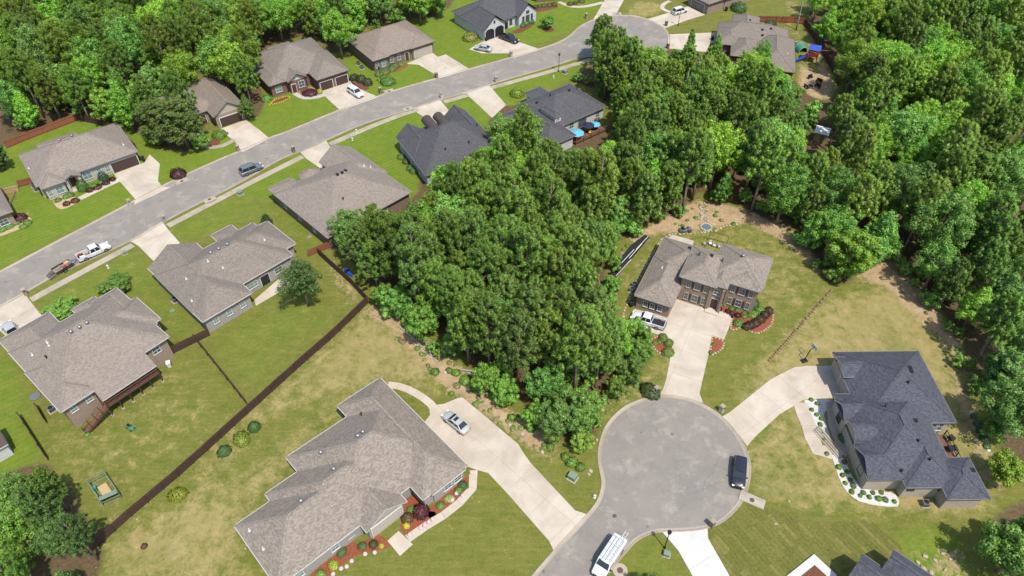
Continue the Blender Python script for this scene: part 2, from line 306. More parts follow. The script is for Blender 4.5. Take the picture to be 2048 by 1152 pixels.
def make_ground():
    n = N('ground_cover'); p = pos(n); at = n.n('ShaderNodeAttribute', attribute_name='cover'); sp = n.n('ShaderNodeSeparateColor'); n.l(at.outputs['Color'], sp.inputs[0])
    dry, bare, lush, lit = sp.outputs[0], sp.outputs[1], sp.outputs[2], at.outputs['Alpha']
    big = n.noise(p, .09, 6, .65, .3); mid = n.noise(p, .5, 8, .72, .3); fine = n.noise(p, 2.2, 5, .7); grain = n.noise(p, 11, 3, .7); warp = n.noise(p, .9, 4, .65, 1.)
    st = n.n('ShaderNodeMapping'); st.inputs['Rotation'].default_value = (0, 0, R(-47)); st.inputs['Scale'].default_value = (.22, 1.9, 1); n.l(p, st.inputs[0]); streak = n.noise(st.outputs[0], 1., 4, .6, .4)
    def soft(mask, amt=.55, lo=.38, hi=.62):           # mask edge broken up by noise
        t = n.math('ADD', mask, n.math('MULTIPLY', n.math('SUBTRACT', warp, .5), amt)); t = n.math('ADD', t, n.math('MULTIPLY', n.math('SUBTRACT', fine, .5), amt * .6)); return n.ramp(t, lo, hi)
    olive = n.mix(n.ramp(mid, .35, .68), A(102, 116, 44), A(132, 132, 62)); olive = n.mix(n.ramp(streak, .45, .72, 0, .5), olive, A(152, 142, 80))
    green = n.mix(n.ramp(mid, .35, .7), A(104, 134, 36), A(136, 150, 52)); green = n.mix(n.ramp(streak, .55, .8, 0, .4), green, A(132, 138, 60))
    tan = n.mix(n.ramp(mid, .32, .66), A(142, 138, 74), A(184, 166, 116)); tan = n.mix(n.ramp(big, .5, .72, 0, .55), tan, A(112, 122, 56))
    k = n.mix(n.ramp(n.math('ADD', lush, n.math('MULTIPLY', n.math('SUBTRACT', big, .5), .6)), .2, .75), olive, green)
    dm = n.math('ADD', dry, n.math('ADD', n.math('MULTIPLY', n.math('SUBTRACT', mid, .5), 1.1), n.math('MULTIPLY', n.math('SUBTRACT', fine, .5), .5)))
    k = n.mix(n.ramp(dm, .34, .66), k, tan)
    k = n.mix(n.ramp(fine, .5, .78, 0, .35), k, A(170, 158, 100)); k = n.mix(n.ramp(fine, .2, .46, .3, 0), k, A(70, 92, 34))
    spk = n.noise(p, 5, 4, .8); k = n.mix(n.ramp(spk, .52, .7, 0, .42), k, A(176, 166, 104)); k = n.mix(n.ramp(spk, .3, .46, .42, 0), k, A(66, 86, 30))
    mw = n.n('ShaderNodeTexWave'); mm_ = n.n('ShaderNodeMapping'); mm_.inputs['Rotation'].default_value = (0, 0, R(52)); n.l(p, mm_.inputs[0]); n.l(mm_.outputs[0], mw.inputs[0]); mw.inputs['Scale'].default_value = .32; mw.inputs['Distortion'].default_value = 1.; k = n.mix(n.math('MULTIPLY', n.math('MULTIPLY', mw.outputs['Fac'], lush), .3), k, A(80, 114, 32))
    earth = n.mix(n.ramp(mid, .3, .7), A(172, 146, 112), A(212, 188, 150)); earth = n.mix(n.ramp(fine, .45, .75, 0, .6), earth, A(150, 118, 88))
    k = n.mix(soft(bare, 1.), k, earth)
    litter = n.mix(n.ramp(fine, .3, .7), A(84, 72, 52), A(134, 110, 84)); litter = n.mix(n.ramp(mid, .5, .7, 0, .7), litter, A(70, 88, 38))
    k = n.mix(soft(lit), k, litter)
    sp_ = n.n('ShaderNodeTexVoronoi'); sp_.inputs['Scale'].default_value = .9; n.l(p, sp_.inputs[0])
    k = n.mix(n.math('MULTIPLY', n.ramp(sp_.outputs['Distance'], .05, .11, 1, 0), n.ramp(mid, .5, .62, 0, .8)), k, A(214, 200, 168))
    dark = n.n('ShaderNodeMix', data_type='RGBA', blend_type='MULTIPLY'); dark.inputs[0].default_value = .5
    g2 = n.n('ShaderNodeCombineColor'); gv = n.ramp(grain, .25, .75, .62, 1.3)
    for i in range(3): n.l(gv, g2.inputs[i])
    n.l(k, dark.inputs[6]); n.l(g2.outputs[0], dark.inputs[7])
    n.col(dark.outputs[2]); n.rough(.95, .1); n.bump(fine, .5, .12)
    ny, nx = gx.shape; me = bpy.data.meshes.new('ground'); z = np.zeros(gx.size); idx = np.arange(gx.size).reshape(ny, nx)
    q = np.stack([idx[:-1, :-1], idx[:-1, 1:], idx[1:, 1:], idx[1:, :-1]], -1).reshape(-1, 4)
    me.vertices.add(gx.size); me.vertices.foreach_set('co', np.c_[gx.ravel(), gy.ravel(), z].astype('f').ravel())
    me.loops.add(q.size); me.loops.foreach_set('vertex_index', q.ravel().astype('i')); me.polygons.add(len(q)); me.polygons.foreach_set('loop_start', np.arange(0, q.size, 4, dtype='i')); me.update(calc_edges=True)
    a = me.attributes.new('cover', 'FLOAT_COLOR', 'POINT'); a.data.foreach_set('color', COVER.reshape(-1, 4).astype('f').ravel())
    me.materials.append(n.m); tag(link('ground', me), kind='structure')
make_ground()

# ------------------------------------------------------------------ streets
def asphalt():
    n = N('asphalt'); p = pos(n); a = n.noise(p, .16, 6, .68, 1.); b = n.noise(p, 1.1, 5, .65, .6); g = n.noise(p, 16, 3, .7); c = A(156, 150, 143)
    k = n.mix(n.ramp(a, .35, .7), scl(c, .92), scl((c[0] * 1.05, c[1] * 1.02, c[2] * .97), 1.08)); k = n.mix(n.ramp(b, .55, .75, 0, .35), k, A(184, 176, 166))
    k = n.mix(n.ramp(g, .3, .7, 0, .3), k, scl(c, .6)); vor = n.n('ShaderNodeTexVoronoi', feature='DISTANCE_TO_EDGE'); vor.inputs['Scale'].default_value = .16
    wp = n.n('ShaderNodeVectorMath', operation='ADD'); nv = n.n('ShaderNodeTexNoise'); nv.inputs['Scale'].default_value = .5; n.l(p, nv.inputs[0]); n.l(p, wp.inputs[0]); n.l(nv.outputs[1], wp.inputs[1]); n.l(wp.outputs[0], vor.inputs[0])
    crack = n.math('MULTIPLY', n.ramp(vor.outputs[0], .0, .014, 1, 0), n.ramp(b, .56, .62)); k = n.mix(n.math('MULTIPLY', crack, .35), k, A(110, 104, 100))
    vo = n.n('ShaderNodeTexVoronoi'); vo.inputs['Scale'].default_value = .28; n.l(p, vo.inputs[0]); spot = n.math('MULTIPLY', n.ramp(vo.outputs['Distance'], .04, .09, 1, 0), n.ramp(b, .42, .55)); k = n.mix(n.math('MULTIPLY', spot, .7), k, A(92, 88, 86))
    pale = n.noise(p, .34, 8, .72, .25); k = n.mix(n.ramp(pale, .52, .72, 0, .65), k, A(200, 189, 174)); dk = n.noise(p, .5, 8, .75, .3); k = n.mix(n.ramp(dk, .54, .72, 0, .5), k, A(122, 118, 116))
    n.col(k); n.rough(.9, .25); n.bump(g, .2, .02); return n.m
plain('crack_tar', A(116, 110, 106), .9); asphalt(); plain('joint_dark', A(172, 160, 143), .95)
far_edge = [(-60, 577), (0, 546), (60, 514), (130, 477), (180, 451), (250, 414), (330, 371), (400, 338), (460, 312), (500, 296), (539, 277), (573, 266), (680, 221), (747, 198), (792, 181), (878, 157), (940, 139), (1018, 118), (1081, 99), (1115, 88), (1141, 74), (1160, 54), (1186, 41), (1212, 34), (1250, 31), (1277, 34), (1308, 45), (1329, 58), (1338, 75), (1334, 96), (1322, 108)]
near_edge = [(-60, 642), (0, 611), (49, 584), (107, 550), (146, 532), (260, 482), (325, 443), (398, 405), (476, 367), (562, 315), (599, 303), (648, 281), (726, 246), (804, 223), (878, 199), (927, 186), (982, 167), (1115, 129), (1154, 115), (1190, 111), (1250, 118), (1300, 116), (1322, 108)]
fe = smooth_line(GP(far_edge), 2); ne = smooth_line(GP(near_edge), 2)
def sheet(name, poly, z, mat, th=.05, kind='structure', parent=None):
    m = MB(); m.prism(poly, z - th, z); o = m.build(name, mat, parent)
    return tag(o, kind=kind) if kind else o
sheet('street', list(fe) + list(ne)[::-1], .024, 'asphalt')
bulb = [(1073, 1152), (1116, 1102), (1182, 1031), (1202, 1004), (1208, 983), (1211, 966), (1207, 947), (1202, 925), (1202, 900), (1211, 864), (1229, 837), (1257, 814), (1296, 799), (1328, 794), (1369, 799), (1403, 811), (1440, 835), (1465, 862), (1482, 889), (1492, 914), (1496, 938), (1492, 968), (1480, 1002), (1446, 1038), (1416, 1051), (1370, 1057), (1319, 1057), (1294, 1063), (1268, 1077), (1256, 1090), (1223, 1128), (1207, 1151)]
bl = GP(bulb); bl = [(-30 + .0, 10)] and [G(960, 1290)] + bl + [G(1095, 1290)]
bl = smooth_line(bl, 2); sheet('cul_de_sac', bl, .024, 'asphalt')
def curb(name, line, side, wid=.5, seg=3.0, z0=.03):
    """rolled kerb and gutter, poured in lengths; side +1 = outside lies to the left of the line"""
    p = resample(line, .75); prof = [(-.05, .012), (-.05, .034), (.22, .03), (.36, .1), (wid, .11), (wid, -.05)]; per = max(1, int(seg / .75)); root = None
    offs = [offset_line(p, side * d) for d, _ in prof]
    for i in range(0, len(p) - 1, per):
        m = MB(); j = min(i + per, len(p) - 1)
        rows = []
        for k in range(i, j + 1):
            t = 0.
            rows.append([(offs[a][k][0], offs[a][k][1], prof[a][1]) for a in range(len(prof))])
        if i: rows[0] = [tuple(np.array(a) * .975 + np.array(b) * .025) for a, b in zip(rows[0], rows[1])]
        for a, b in zip(rows, rows[1:]):
            for c in range(len(prof) - 1): m.face((a[c], b[c], b[c + 1], a[c + 1]) if side < 0 else (a[c + 1], b[c + 1], b[c], a[c]))
        for r in (rows[0], rows[-1]): m.face(r)
        if root is None: root = tag(empty(name, (0, 0, 0)), kind='structure')
        m.build('curb_length', 'curb_concrete', root)
CS = bpy.data.objects['cul_de_sac']
for pts in ([(1404, 984), (1412, 962), (1424, 944), (1432, 930), (1440, 912)], [(1390, 986), (1410, 976), (1428, 968), (1444, 964)], [(1424, 930), (1440, 936), (1458, 941)]):
    p_ = resample(smooth_line(GP(pts), 2), .35); j_ = np.array([[rnd.uniform(-.16, .16), rnd.uniform(-.16, .16)] for _ in p_]); p_ = p_ + j_; w1 = offset_line(p_, .022); w2 = offset_line(p_, -.02); m = MB()
    for i_ in range(len(p_) - 1): m.face([(*w2[i_], .029), (*w2[i_ + 1], .029), (*w1[i_ + 1], .029), (*w1[i_], .029)])
    m.build('crack', 'crack_tar', CS)
curb('kerb', fe, 1); curb('kerb', ne, -1); curb('kerb', bl, 1)

# ------------------------------------------------------------------ slabs
def clip_rect(poly, x0, x1, y0, y1):
    for ax, lim, sg in ((0, x0, 1), (0, x1, -1), (1, y0, 1), (1, y1, -1)):
        out = []
        for i in range(len(poly)):
            a, b = poly[i - 1], poly[i]; da, db = sg * (a[ax] - lim), sg * (b[ax] - lim)
            if da >= 0: out.append(a)
            if (da >= 0) != (db >= 0): t = da / (da - db); out.append((a[0] + t * (b[0] - a[0]), a[1] + t * (b[1] - a[1])))
        poly = out
        if len(poly) < 3: return []
    return poly
def slabs(name, poly, ang, sx, sy, z=.05, mat='concrete_drive', gap=.028, bond=0., part='slab', jit=0., base='joint_dark', mats=None, gap_y=None):
    root = sheet(name, poly, z - .02, base, .12); c, s = math.cos(-ang), math.sin(-ang)
    q = [(x * c - y * s, x * s + y * c) for x, y in poly]; xs = [a for a, _ in q]; ys = [b for _, b in q]; n = 0
    y = min(ys) - .01; row = 0
    while y < max(ys):
        x = min(xs) - .01 - (bond * sx * (row % 2)) - (rnd.random() * sx if bond and jit else 0)
        while x < max(xs):
            cell = clip_rect(q, x + gap / 2, x + sx - gap / 2, y + (gap_y or gap) / 2, y + sy - (gap_y or gap) / 2)
            if len(cell) >= 3 and abs(area(cell)) > .05:
                w_ = [(a * c + b * s, -a * s + b * c) for a, b in cell]; m = MB(); m.prism(w_, z - .06, z + (rnd.random() * jit if jit else 0))
                m.build(part, rnd.choice(mats) if mats else mat, root); n += 1
            x += sx
        y += sy; row += 1
    return root
def dirn(a, b): u, v = G(*a), G(*b); return math.atan2(v[1] - u[1], v[0] - u[0])
def path_poly(pts, wid, sm=2):
    p = np.array(smooth_line(GP(pts), sm)); return [tuple(a) for a in offset_line(p, wid / 2)] + [tuple(a) for a in offset_line(p, -wid / 2)][::-1]
def path(name, pts, wid, step=1.5, z=.05, mat='concrete_walk', sm=2):
    p = resample(smooth_line(GP(pts), sm), step); L_, R_ = offset_line(p, wid / 2), offset_line(p, -wid / 2); root = tag(empty(name, (0, 0, 0)), kind='structure')
    for i in range(len(p) - 1):
        k = .988; a, b, c, d = L_[i], L_[i + 1], R_[i + 1], R_[i]; b = a + (b - a) * k; c = d + (c - d) * k
        m = MB(); m.prism([tuple(a), tuple(b), tuple(c), tuple(d)], -.06, z + rnd.random() * .004); m.build('slab', mat, root)
DRIVES = [
 ([(228, 348), (284, 327), (290, 325), (299, 309), (320, 328), (316, 362), (325, 374), (341, 375), (268, 410), (271, 399), (243, 367), (234, 357)], (180, 345), (276, 305), 4.5, 4.5),
 ([(438, 259), (492, 240), (520, 261), (539, 277), (485, 305), (469, 282)], (746, 124), (869, 84), 3.4, 4.2),
 ([(640, 180), (700, 162), (728, 182), (756, 194), (747, 198), (680, 221), (649, 192)], (746, 124), (869, 84), 3.6, 3.8),
 ([(812, 128), (864, 105), (876, 114), (892, 109), (940, 139), (878, 157), (868, 148), (838, 130), (829, 129)], (746, 124), (869, 84), 3.6, 3.8),
 ([(938, 99), (951, 91), (973, 79), (1000, 68), (1037, 84), (1081, 99), (1027, 116), (1019, 107), (964, 107)], (746, 124), (869, 84), 4.2, 4.2),
 ([(1206, 6), (1214, -8), (1252, -8), (1232, 29), (1186, 40)], (1231, 0), (1210, 34), 4, 4),
 ([(1293, 39), (1340, 25), (1376, 13), (1410, 30), (1376, 40), (1329, 57), (1308, 45)], (1293, 39), (1376, 13), 4.5, 4.5),
 ([(1337, 69), (1434, 65), (1433, 87), (1420, 87), (1412, 104), (1389, 102), (1336, 97)], (1337, 69), (1434, 65), 4.5, 4.),
 ([(978, 170), (1012, 210), (984, 236), (940, 195), (924, 186)], (939, 194), (984, 235), 5, 3.6),
 ([(880, 199), (898, 222), (872, 249), (838, 228), (824, 218)], (939, 194), (984, 235), 5, 3.6),
 ([(652, 281), (661, 295), (640, 325), (652, 345), (612, 317), (600, 304)], (612, 316), (643, 340), 5, 3.6),
 ([(260, 482), (325, 444), (337, 460), (360, 486), (345, 500), (307, 522), (277, 492)], (305, 522), (404, 640), 5, 4.2),
 ([(0, 611), (49, 585), (57, 598), (64, 607), (86, 634), (60, 672), (13, 674), (-12, 650), (-40, 632)], (0, 684), (122, 826), 5, 4.2),
 ([(848, 846), (860, 830), (858, 812), (888, 808), (914, 797), (925, 795), (1036, 888), (1049, 909), (1062, 927), (1150, 1021), (1174, 1029), (1107, 1101), (1098, 1082), (1040, 1016), (1020, 993), (976, 946), (953, 940), (935, 933), (915, 925)], (925, 795), (1036, 888), 4.6, 4.6),
 ([(1346, 612), (1358, 588), (1433, 618), (1467, 633), (1448, 680), (1424, 671), (1416, 714), (1405, 760), (1399, 787), (1406, 806), (1369, 795), (1328, 790), (1317, 788), (1325, 781), (1332, 760), (1340, 719), (1345, 684), (1339, 677), (1253, 648), (1268, 618), (1336, 634)], (1268, 592), (1344, 617), 5., 5.),
 ([(1445, 833), (1459, 825), (1494, 797), (1540, 760), (1560, 749), (1589, 735), (1614, 732), (1662, 732), (1690, 794), (1606, 800), (1596, 807), (1560, 828), (1511, 873), (1494, 893), (1478, 870)], (1460, 862), (1600, 760), 4.6, 4.6),
]
for k, (q, a, b, sx, sy) in enumerate(DRIVES): slabs('driveway', GP(q), dirn(a, b), sx, sy)
slabs('driveway', GP([(1322, 1061), (1370, 1061), (1415, 1055), (1416, 1077), (1459, 1152), (1500, 1230), (1430, 1230), (1385, 1152), (1357, 1102)]), R(-60), 6, 6, mat='concrete_white')
path('sidewalk', [(62, 600), (150, 552), (266, 490)], 1.45)
path('sidewalk', [(336, 452), (440, 398), (500, 366), (560, 336), (606, 313)], 1.45)
path('sidewalk', [(660, 289), (730, 258), (806, 228), (838, 219)], 1.45)
path('sidewalk', [(888, 204), (936, 190)], 1.45)
path('sidewalk', [(982, 176), (1050, 157), (1120, 138), (1183, 119)], 1.45)
path('footpath', [(158, 398), (200, 378), (238, 360)], 1.3, mat='concrete_drive')
path('footpath', [(776, 770), (799, 772), (826, 783), (850, 798), (866, 812), (872, 822)], 1.25, mat='concrete_drive', z=.054)
path('footpath', [(947, 941), (951, 962), (943, 983), (900, 1024), (866, 1042), (815, 1078)], 1.15, 2.4, mat='concrete_drive', z=.054)
slabs('entrance_landing', GP([(775, 1082), (797, 1062), (826, 1089), (800, 1112)]), R(-47), 3, 4)
path('footpath', [(1118, 4), (1141, 14), (1170, 14), (1206, 5)], 1.3, mat='concrete_drive')
path('footpath', [(1601, 806), (1608, 830), (1622, 860), (1626, 884), (1634, 900), (1650, 906), (1664, 906)], 2.2, 2., mat='concrete_drive')
path('footpath', [(469, 279), (452, 290), (430, 296), (400, 292)], 1.2, mat='concrete_walk')
path('footpath', [(1340, 24), (1322, 18), (1326, 8), (1340, 2)], 1.2, mat='concrete_drive')
path('footpath', [(586, 184), (604, 197), (630, 196), (648, 190)], 1.2, mat='stone_pale')
slabs('patio', GP([(509, 600), (560, 556), (575, 560), (584, 570), (512, 612)]), R(46.5), 3, 3)
slabs('patio', GP([(1332, 478), (1346, 470), (1388, 482), (1384, 494), (1340, 488)]), R(-25.7), 3, 3)
# storm inlets, manholes, marker plates
def inlet(px, py, ang, w_=3.2, label=''):
    x, y = G(px, py); o = empty('storm_inlet', (x, y, 0), ang, label, 'storm drain', 'storm drain inlets along the kerbs'); m = MB(); m.box((0, 0, .06), (w_, 1.5, .16)); m.build('cover_slab', 'concrete_walk', o)
    m = MB(); m.box((0, -.77, .07), (w_ * .8, .05, .1)); m.build('opening', 'black_metal', o); m = MB(); m.lathe([(.33, .1), (.33, .155), (.1, .16)], (0, .1, 0), 14); m.build('lid', 'iron', o)
inlet(1504, 1000, R(152), 3.4, 'concrete storm drain inlet at kerb of lower cul-de-sac'); inlet(364, 363, R(-142), 2.6, 'storm drain inlet below the maroon bush'); inlet(420, 400, R(41), 2.4, 'brown stained storm inlet beside sidewalk grass strip')
inlet(778, 183, R(-150), 2.4, 'storm inlet beside stone mailbox in front of red brick house'); inlet(816, 219, R(30), 2.4, 'storm inlet beside driveway of barrel dormer house'); inlet(1235, 28, R(180), 2.2, 'storm inlet at head of upper cul-de-sac')
def disc(name, px, py, r, mat, label, cat, grp=None, z=.02, h=.03):
    x, y = G(px, py); m = MB(); m.lathe([(r, 0), (r, h), (r * .9, h + .012), (r * .3, h + .012)], (0, 0, 0), 20); return tag(m.build(name, mat, None, loc=(x, y, z)), label, cat, grp)
o = disc('manhole', 1240, 1141, .95, 'concrete_walk', 'round concrete manhole collar with iron lid beside white van', 'manhole'); m = MB(); m.lathe([(.4, .03), (.4, .06), (.1, .065)], (0, 0, 0), 18); m.build('lid', 'iron', o)
disc('valve_cover', 1229, 1032, .28, 'iron', 'small round iron valve cover in lower street', 'valve cover')
disc('septic_lid', 345, 622, .45, 'green_box', 'round green lid in bare strip beside tan roof house', 'lid', h=.1); disc('septic_lid', 71, 793, .75, 'metal_grey', 'round grey lid in lawn beside deck house', 'lid', h=.1)
disc('septic_lid', 619, 474, .5, 'aged_wood', 'round tan lid beside dark side wall under oak', 'lid', h=.08)
# sod strips in front of the unfinished house
for i, (c1, c2, c3) in enumerate(((108, 114, 52), (118, 121, 58), (112, 117, 54), (128, 127, 66))):
    n = N('sod_%d' % i); p = pos(n); f = n.noise(p, 3, 5, .7); g_ = n.noise(p, 14, 3); n.col(n.mix(n.ramp(f, .3, .7), A(c1 - 14, c2 - 10, c3 - 10), A(c1 + 24, c2 + 14, c3 + 18))); n.rough(.95, .1); n.bump(g_, .5, .05)
slabs('sod_lawn', GP([(1416, 1060), (1450, 1044), (1480, 1014), (1500, 1010), (1560, 1022), (1640, 1045), (1740, 1040), (1800, 1090), (1822, 1152), (1790, 1120), (1725, 1120), (1672, 1150), (1626, 1106), (1575, 1150), (1560, 1200), (1490, 1200), (1460, 1152), (1420, 1078)]), R(-58), 2.6, .62, z=.035, gap=.02, bond=.5, part='sod_strip', jit=.02, base='ground_cover', mats=['sod_0', 'sod_1', 'sod_2', 'sod_1', 'sod_0', 'sod_3'])
# ------------------------------------------------------------------ houses
HOUSES = []
class House:
    def __init__(s, name, label, o, z, ang, roof, wall, fascia='fascia_white', cat='house', wz=None):
        s.z = z; s.ang = R(ang); s.O = G(o[0], o[1], z if wz is None else wz); s.roof = roof; s.wall = wall; s.fascia = fascia; s.blocks = []; s.k = 0
        s.root = empty(name, (s.O[0], s.O[1], 0), s.ang, label, cat); HOUSES.append(s)
    def W(s, x, y): c, n = math.cos(s.ang), math.sin(s.ang); return (s.O[0] + x * c - y * n, s.O[1] + x * n + y * c)
    def Lc(s, X, Y): c, n = math.cos(s.ang), math.sin(s.ang); dx, dy = X - s.O[0], Y - s.O[1]; return (dx * c + dy * n, -dx * n + dy * c)
    def hz(s, b, x, y):
        x0, x1, y0, y1, rd, ends, p, ez = b[:8]
        if not (x0 <= x <= x1 and y0 <= y <= y1): return -9
        if rd == 'x': d = [y - y0, y1 - y] + ([x - x0] if ends[0] == 'h' else []) + ([x1 - x] if ends[1] == 'h' else [])
        else: d = [x - x0, x1 - x] + ([y - y0] if ends[0] == 'h' else []) + ([y1 - y] if ends[1] == 'h' else [])
        return ez + .2 + p * min(d)
    def roofz(s, x, y): return max(s.hz(b, x, y) for b in s.blocks)
    def hit(s, px, py):
        z = 14.
        while z > 0:
            x, y = s.Lc(*G(px, py, z))
            if z <= s.roofz(x, y): return x, y, z
            z -= .05
        return None
    def block(s, x0, x1, y0, y1, rd='x', ends='hh', p=.6, ez=None, wall=True, wm=None, base=-.3, oh=.45, gm=None, roof=None):
        ez = s.z if ez is None else ez; s.k += 1; e = .004 * s.k; oh = oh + e; b = (x0, x1, y0, y1, rd, ends, p, ez, oh); s.blocks.append(b)
        T = .2; m = MB(); zt = ez + T
        # work in ridge frame: a along the ridge, c across
        if rd == 'x': a0, a1, c0, c1 = x0, x1, y0, y1; f = lambda a, c, z: (a, c, z)
        else: a0, a1, c0, c1 = y0, y1, x0, x1; f = lambda a, c, z: (c, a, z)
        h = (c1 - c0) / 2; cm = (c0 + c1) / 2; hr = p * h; r0 = a0 + (h if ends[0] == 'h' else 0); r1 = a1 - (h if ends[1] == 'h' else 0)
        if r0 > r1: r0 = r1 = (r0 + r1) / 2
        zr = zt + hr if r1 > r0 or 'g' in ends else zt + p * min(h, (a1 - a0) / 2)
        flip = rd == 'y'
        def fc(pts, mi, al):                     # al: eave direction for the uv
            q = [f(*t) for t in pts]; q = q[::-1] if flip else q
            v = [Vector(t) for t in q]; n_ = (v[1] - v[0]).cross(v[2] - v[0]).normalized(); u = Vector((0, 0, 1)).cross(n_)
            if u.length < .05: u = Vector((1, 0, 0))
            u.normalize(); w_ = n_.cross(u); m.face(q, mi, [(t.dot(u), t.dot(w_)) for t in v])
        A0, A1, B0, B1 = (a0, c0, zt), (a1, c0, zt), (a0, c1, zt), (a1, c1, zt); R0, R1 = (r0, cm, zr), (r1, cm, zr)
        fc([A0, A1, R1, R0] if r1 > r0 else [A0, A1, R0], 0, 0); fc([B1, B0, R0, R1] if r1 > r0 else [B1, B0, R0], 0, 0)
        if ends[0] == 'h': fc([B0, A0, R0], 0, 0)
        if ends[1] == 'h': fc([A1, B1, R1], 0, 0)
        lo = lambda t: (t[0], t[1], t[2] - T)
        def band(p_, q_): fc([lo(p_), lo(q_), q_, p_], 1, 0)
        band(A0, A1); band(B1, B0)
        if ends[0] == 'h': band(B0, A0)
        else: band(B0, R0); band(R0, A0)
        if ends[1] == 'h': band(A1, B1)
        else: band(A1, R1); band(R1, B1)
        if 'g' in ends:
            ra, rb = lo(R0), lo(R1); fc([lo(A0), ra, rb, lo(A1)], 1, 0); fc([lo(B0), lo(B1), rb, ra], 1, 0)
        else: fc([lo(A0), lo(B0), lo(B1), lo(A1)], 1, 0)
        roofo = m.build('roof_section', [roof or s.roof, s.fascia], s.root)
        cap = MB()
        if r1 > r0: cap.bar(f(*R0), f(*R1), .34, .03)
        for nd, c_, en in ((R0, (A0, B0), ends[0]), (R1, (A1, B1), ends[1])):
            if en == 'h':
                for q in c_: cap.bar(f(*q), f(*nd), .3, .025)
        if cap.f: cap.build('ridge_cap', roof or s.roof, roofo)
        gt = MB(); o_ = .06
        ea = [((a0, c0 - o_, zt - .07), (a1, c0 - o_, zt - .07)), ((a0, c1 + o_, zt - .07), (a1, c1 + o_, zt - .07))] + ([((a0 - o_, c0, zt - .07), (a0 - o_, c1, zt - .07))] if ends[0] == 'h' else []) + ([((a1 + o_, c0, zt - .07), (a1 + o_, c1, zt - .07))] if ends[1] == 'h' else [])
        for p_, q_ in ea: gt.bar(f(*p_), f(*q_), .1, .12)
        gt.build('gutter', 'gutter_grey' if s.roof in ('roof_charcoal', 'roof_dark') else 'gutter_white' if s.fascia == 'fascia_white' else s.fascia, roofo)
        if wall:
            wmb = MB(); X0, X1, Y0, Y1 = x0 + oh, x1 - oh, y0 + oh, y1 - oh; zt_ = ez + .06
            c4 = [(X0, Y0), (X1, Y0), (X1, Y1), (X0, Y1)]
            for i in range(4):
                (ax, ay), (bx, by) = c4[i], c4[(i + 1) % 4]; L_ = math.hypot(bx - ax, by - ay)
                wmb.face([(ax, ay, base), (bx, by, base), (bx, by, zt_), (ax, ay, zt_)], 0, [(0, base), (L_, base), (L_, zt_), (0, zt_)])
            wo = wmb.build('wall', wm or s.wall, s.root)
            for i, en in enumerate(ends):
                if en == 'g':
                    g = MB(); hw = h - oh; aa = (a0 + oh) if i == 0 else (a1 - oh); t = [f(aa, cm - hw, zt_), f(aa, cm + hw, zt_), f(aa, cm, zt_ + p * hw - .02)]
                    if (i == 0) != flip: t = t[::-1]
                    g.face(t, 0, [(0, 0), (2 * hw, 0), (hw, p * hw)]); g.build('gable', gm or wm or s.wall, s.root)
        return len(s.blocks) - 1
    def face_at(s, bi, side, t, off=0.):
        x0, x1, y0, y1 = s.blocks[bi][:4]; oh = s.blocks[bi][8]
        return {'x-': (x0 + oh - off, t, -math.pi / 2), 'x+': (x1 - oh + off, t, math.pi / 2), 'y-': (t, y0 + oh - off, 0), 'y+': (t, y1 - oh + off, math.pi)}[side]
    def win(s, bi, side, t, w_=1., h=1.4, z=.9, nx=2, ny=2, frame='fascia_white', glass='window_glass', shut=None, arch=False):
        x, y, rz = s.face_at(bi, side, t); m = MB(); fw = .09
        m.box((0, -.03, z + h - fw / 2), (w_, .1, fw)); m.box((0, -.05, z + fw / 2), (w_ + .1, .16, fw))
        for sx in (-1, 1): m.box((sx * (w_ - fw) / 2, -.031, z + h / 2), (fw, .1, h - 2 * fw))
        for i in range(1, nx): m.box((-w_ / 2 + w_ * i / nx, -.028, z + h / 2), (.05, .07, h - 2 * fw))
        for i in range(1, ny): m.box((0, -.026, z + h * i / ny), (w_ - 2 * fw, .06, .05))
        o = m.build('window', frame, s.root, loc=(x, y, 0), rz=rz)
        p_ = MB(); p_.box((0, -.012, z + h / 2), (w_ - .05, .03, h - .05)); p_.build('pane', glass, o)
        if shut:
            for sx in (-1, 1):
                q = MB(); q.box((sx * (w_ / 2 + .22), -.02, z + h / 2), (.36, .06, h)); q.build('shutter', shut, o)
        return o
    def garage(s, bi, side, t, w_=4.9, h=2.2, mat='garage_brown', trim='fascia_white'):
        x, y, rz = s.face_at(bi, side, t); m = MB(); n = 4
        for i in range(n):
            m.box((0, -.03, h * (i + .5) / n), (w_, .06, h / n - .04))
            for k in range(8 if w_ > 3.5 else 4):
                kk = 8 if w_ > 3.5 else 4; m.box((-w_ / 2 + w_ * (k + .5) / kk, -.065, h * (i + .5) / n), (w_ / kk - .16, .02, h / n - .2))
        o = m.build('garage_door', mat, s.root, loc=(x, y, 0), rz=rz)
        q = MB(); q.box((0, -.05, h + .08), (w_ + .3, .12, .16))
        for sx in (-1, 1): q.box((sx * (w_ / 2 + .08), -.051, h / 2), (.15, .12, h))
        q.build('door_frame', trim, o)
    def door(s, bi, side, t, w_=1., h=2.1, mat='door_brown', z=.15):
        x, y, rz = s.face_at(bi, side, t); m = MB(); m.box((0, -.03, z + h / 2), (w_, .07, h)); o = m.build('door', mat, s.root, loc=(x, y, 0), rz=rz)
        q = MB()
        for sx in (-1, 1): q.box((sx * (w_ / 2 + .06), -.04, z + h / 2), (.12, .1, h))
        q.box((0, -.041, z + h + .06), (w_ + .24, .1, .12)); q.build('door_frame', 'fascia_white', o); k = MB(); k.box((w_ * .38, -.09, z + 1.), (.05, .05, .12)); k.build('handle', 'metal_grey', o)
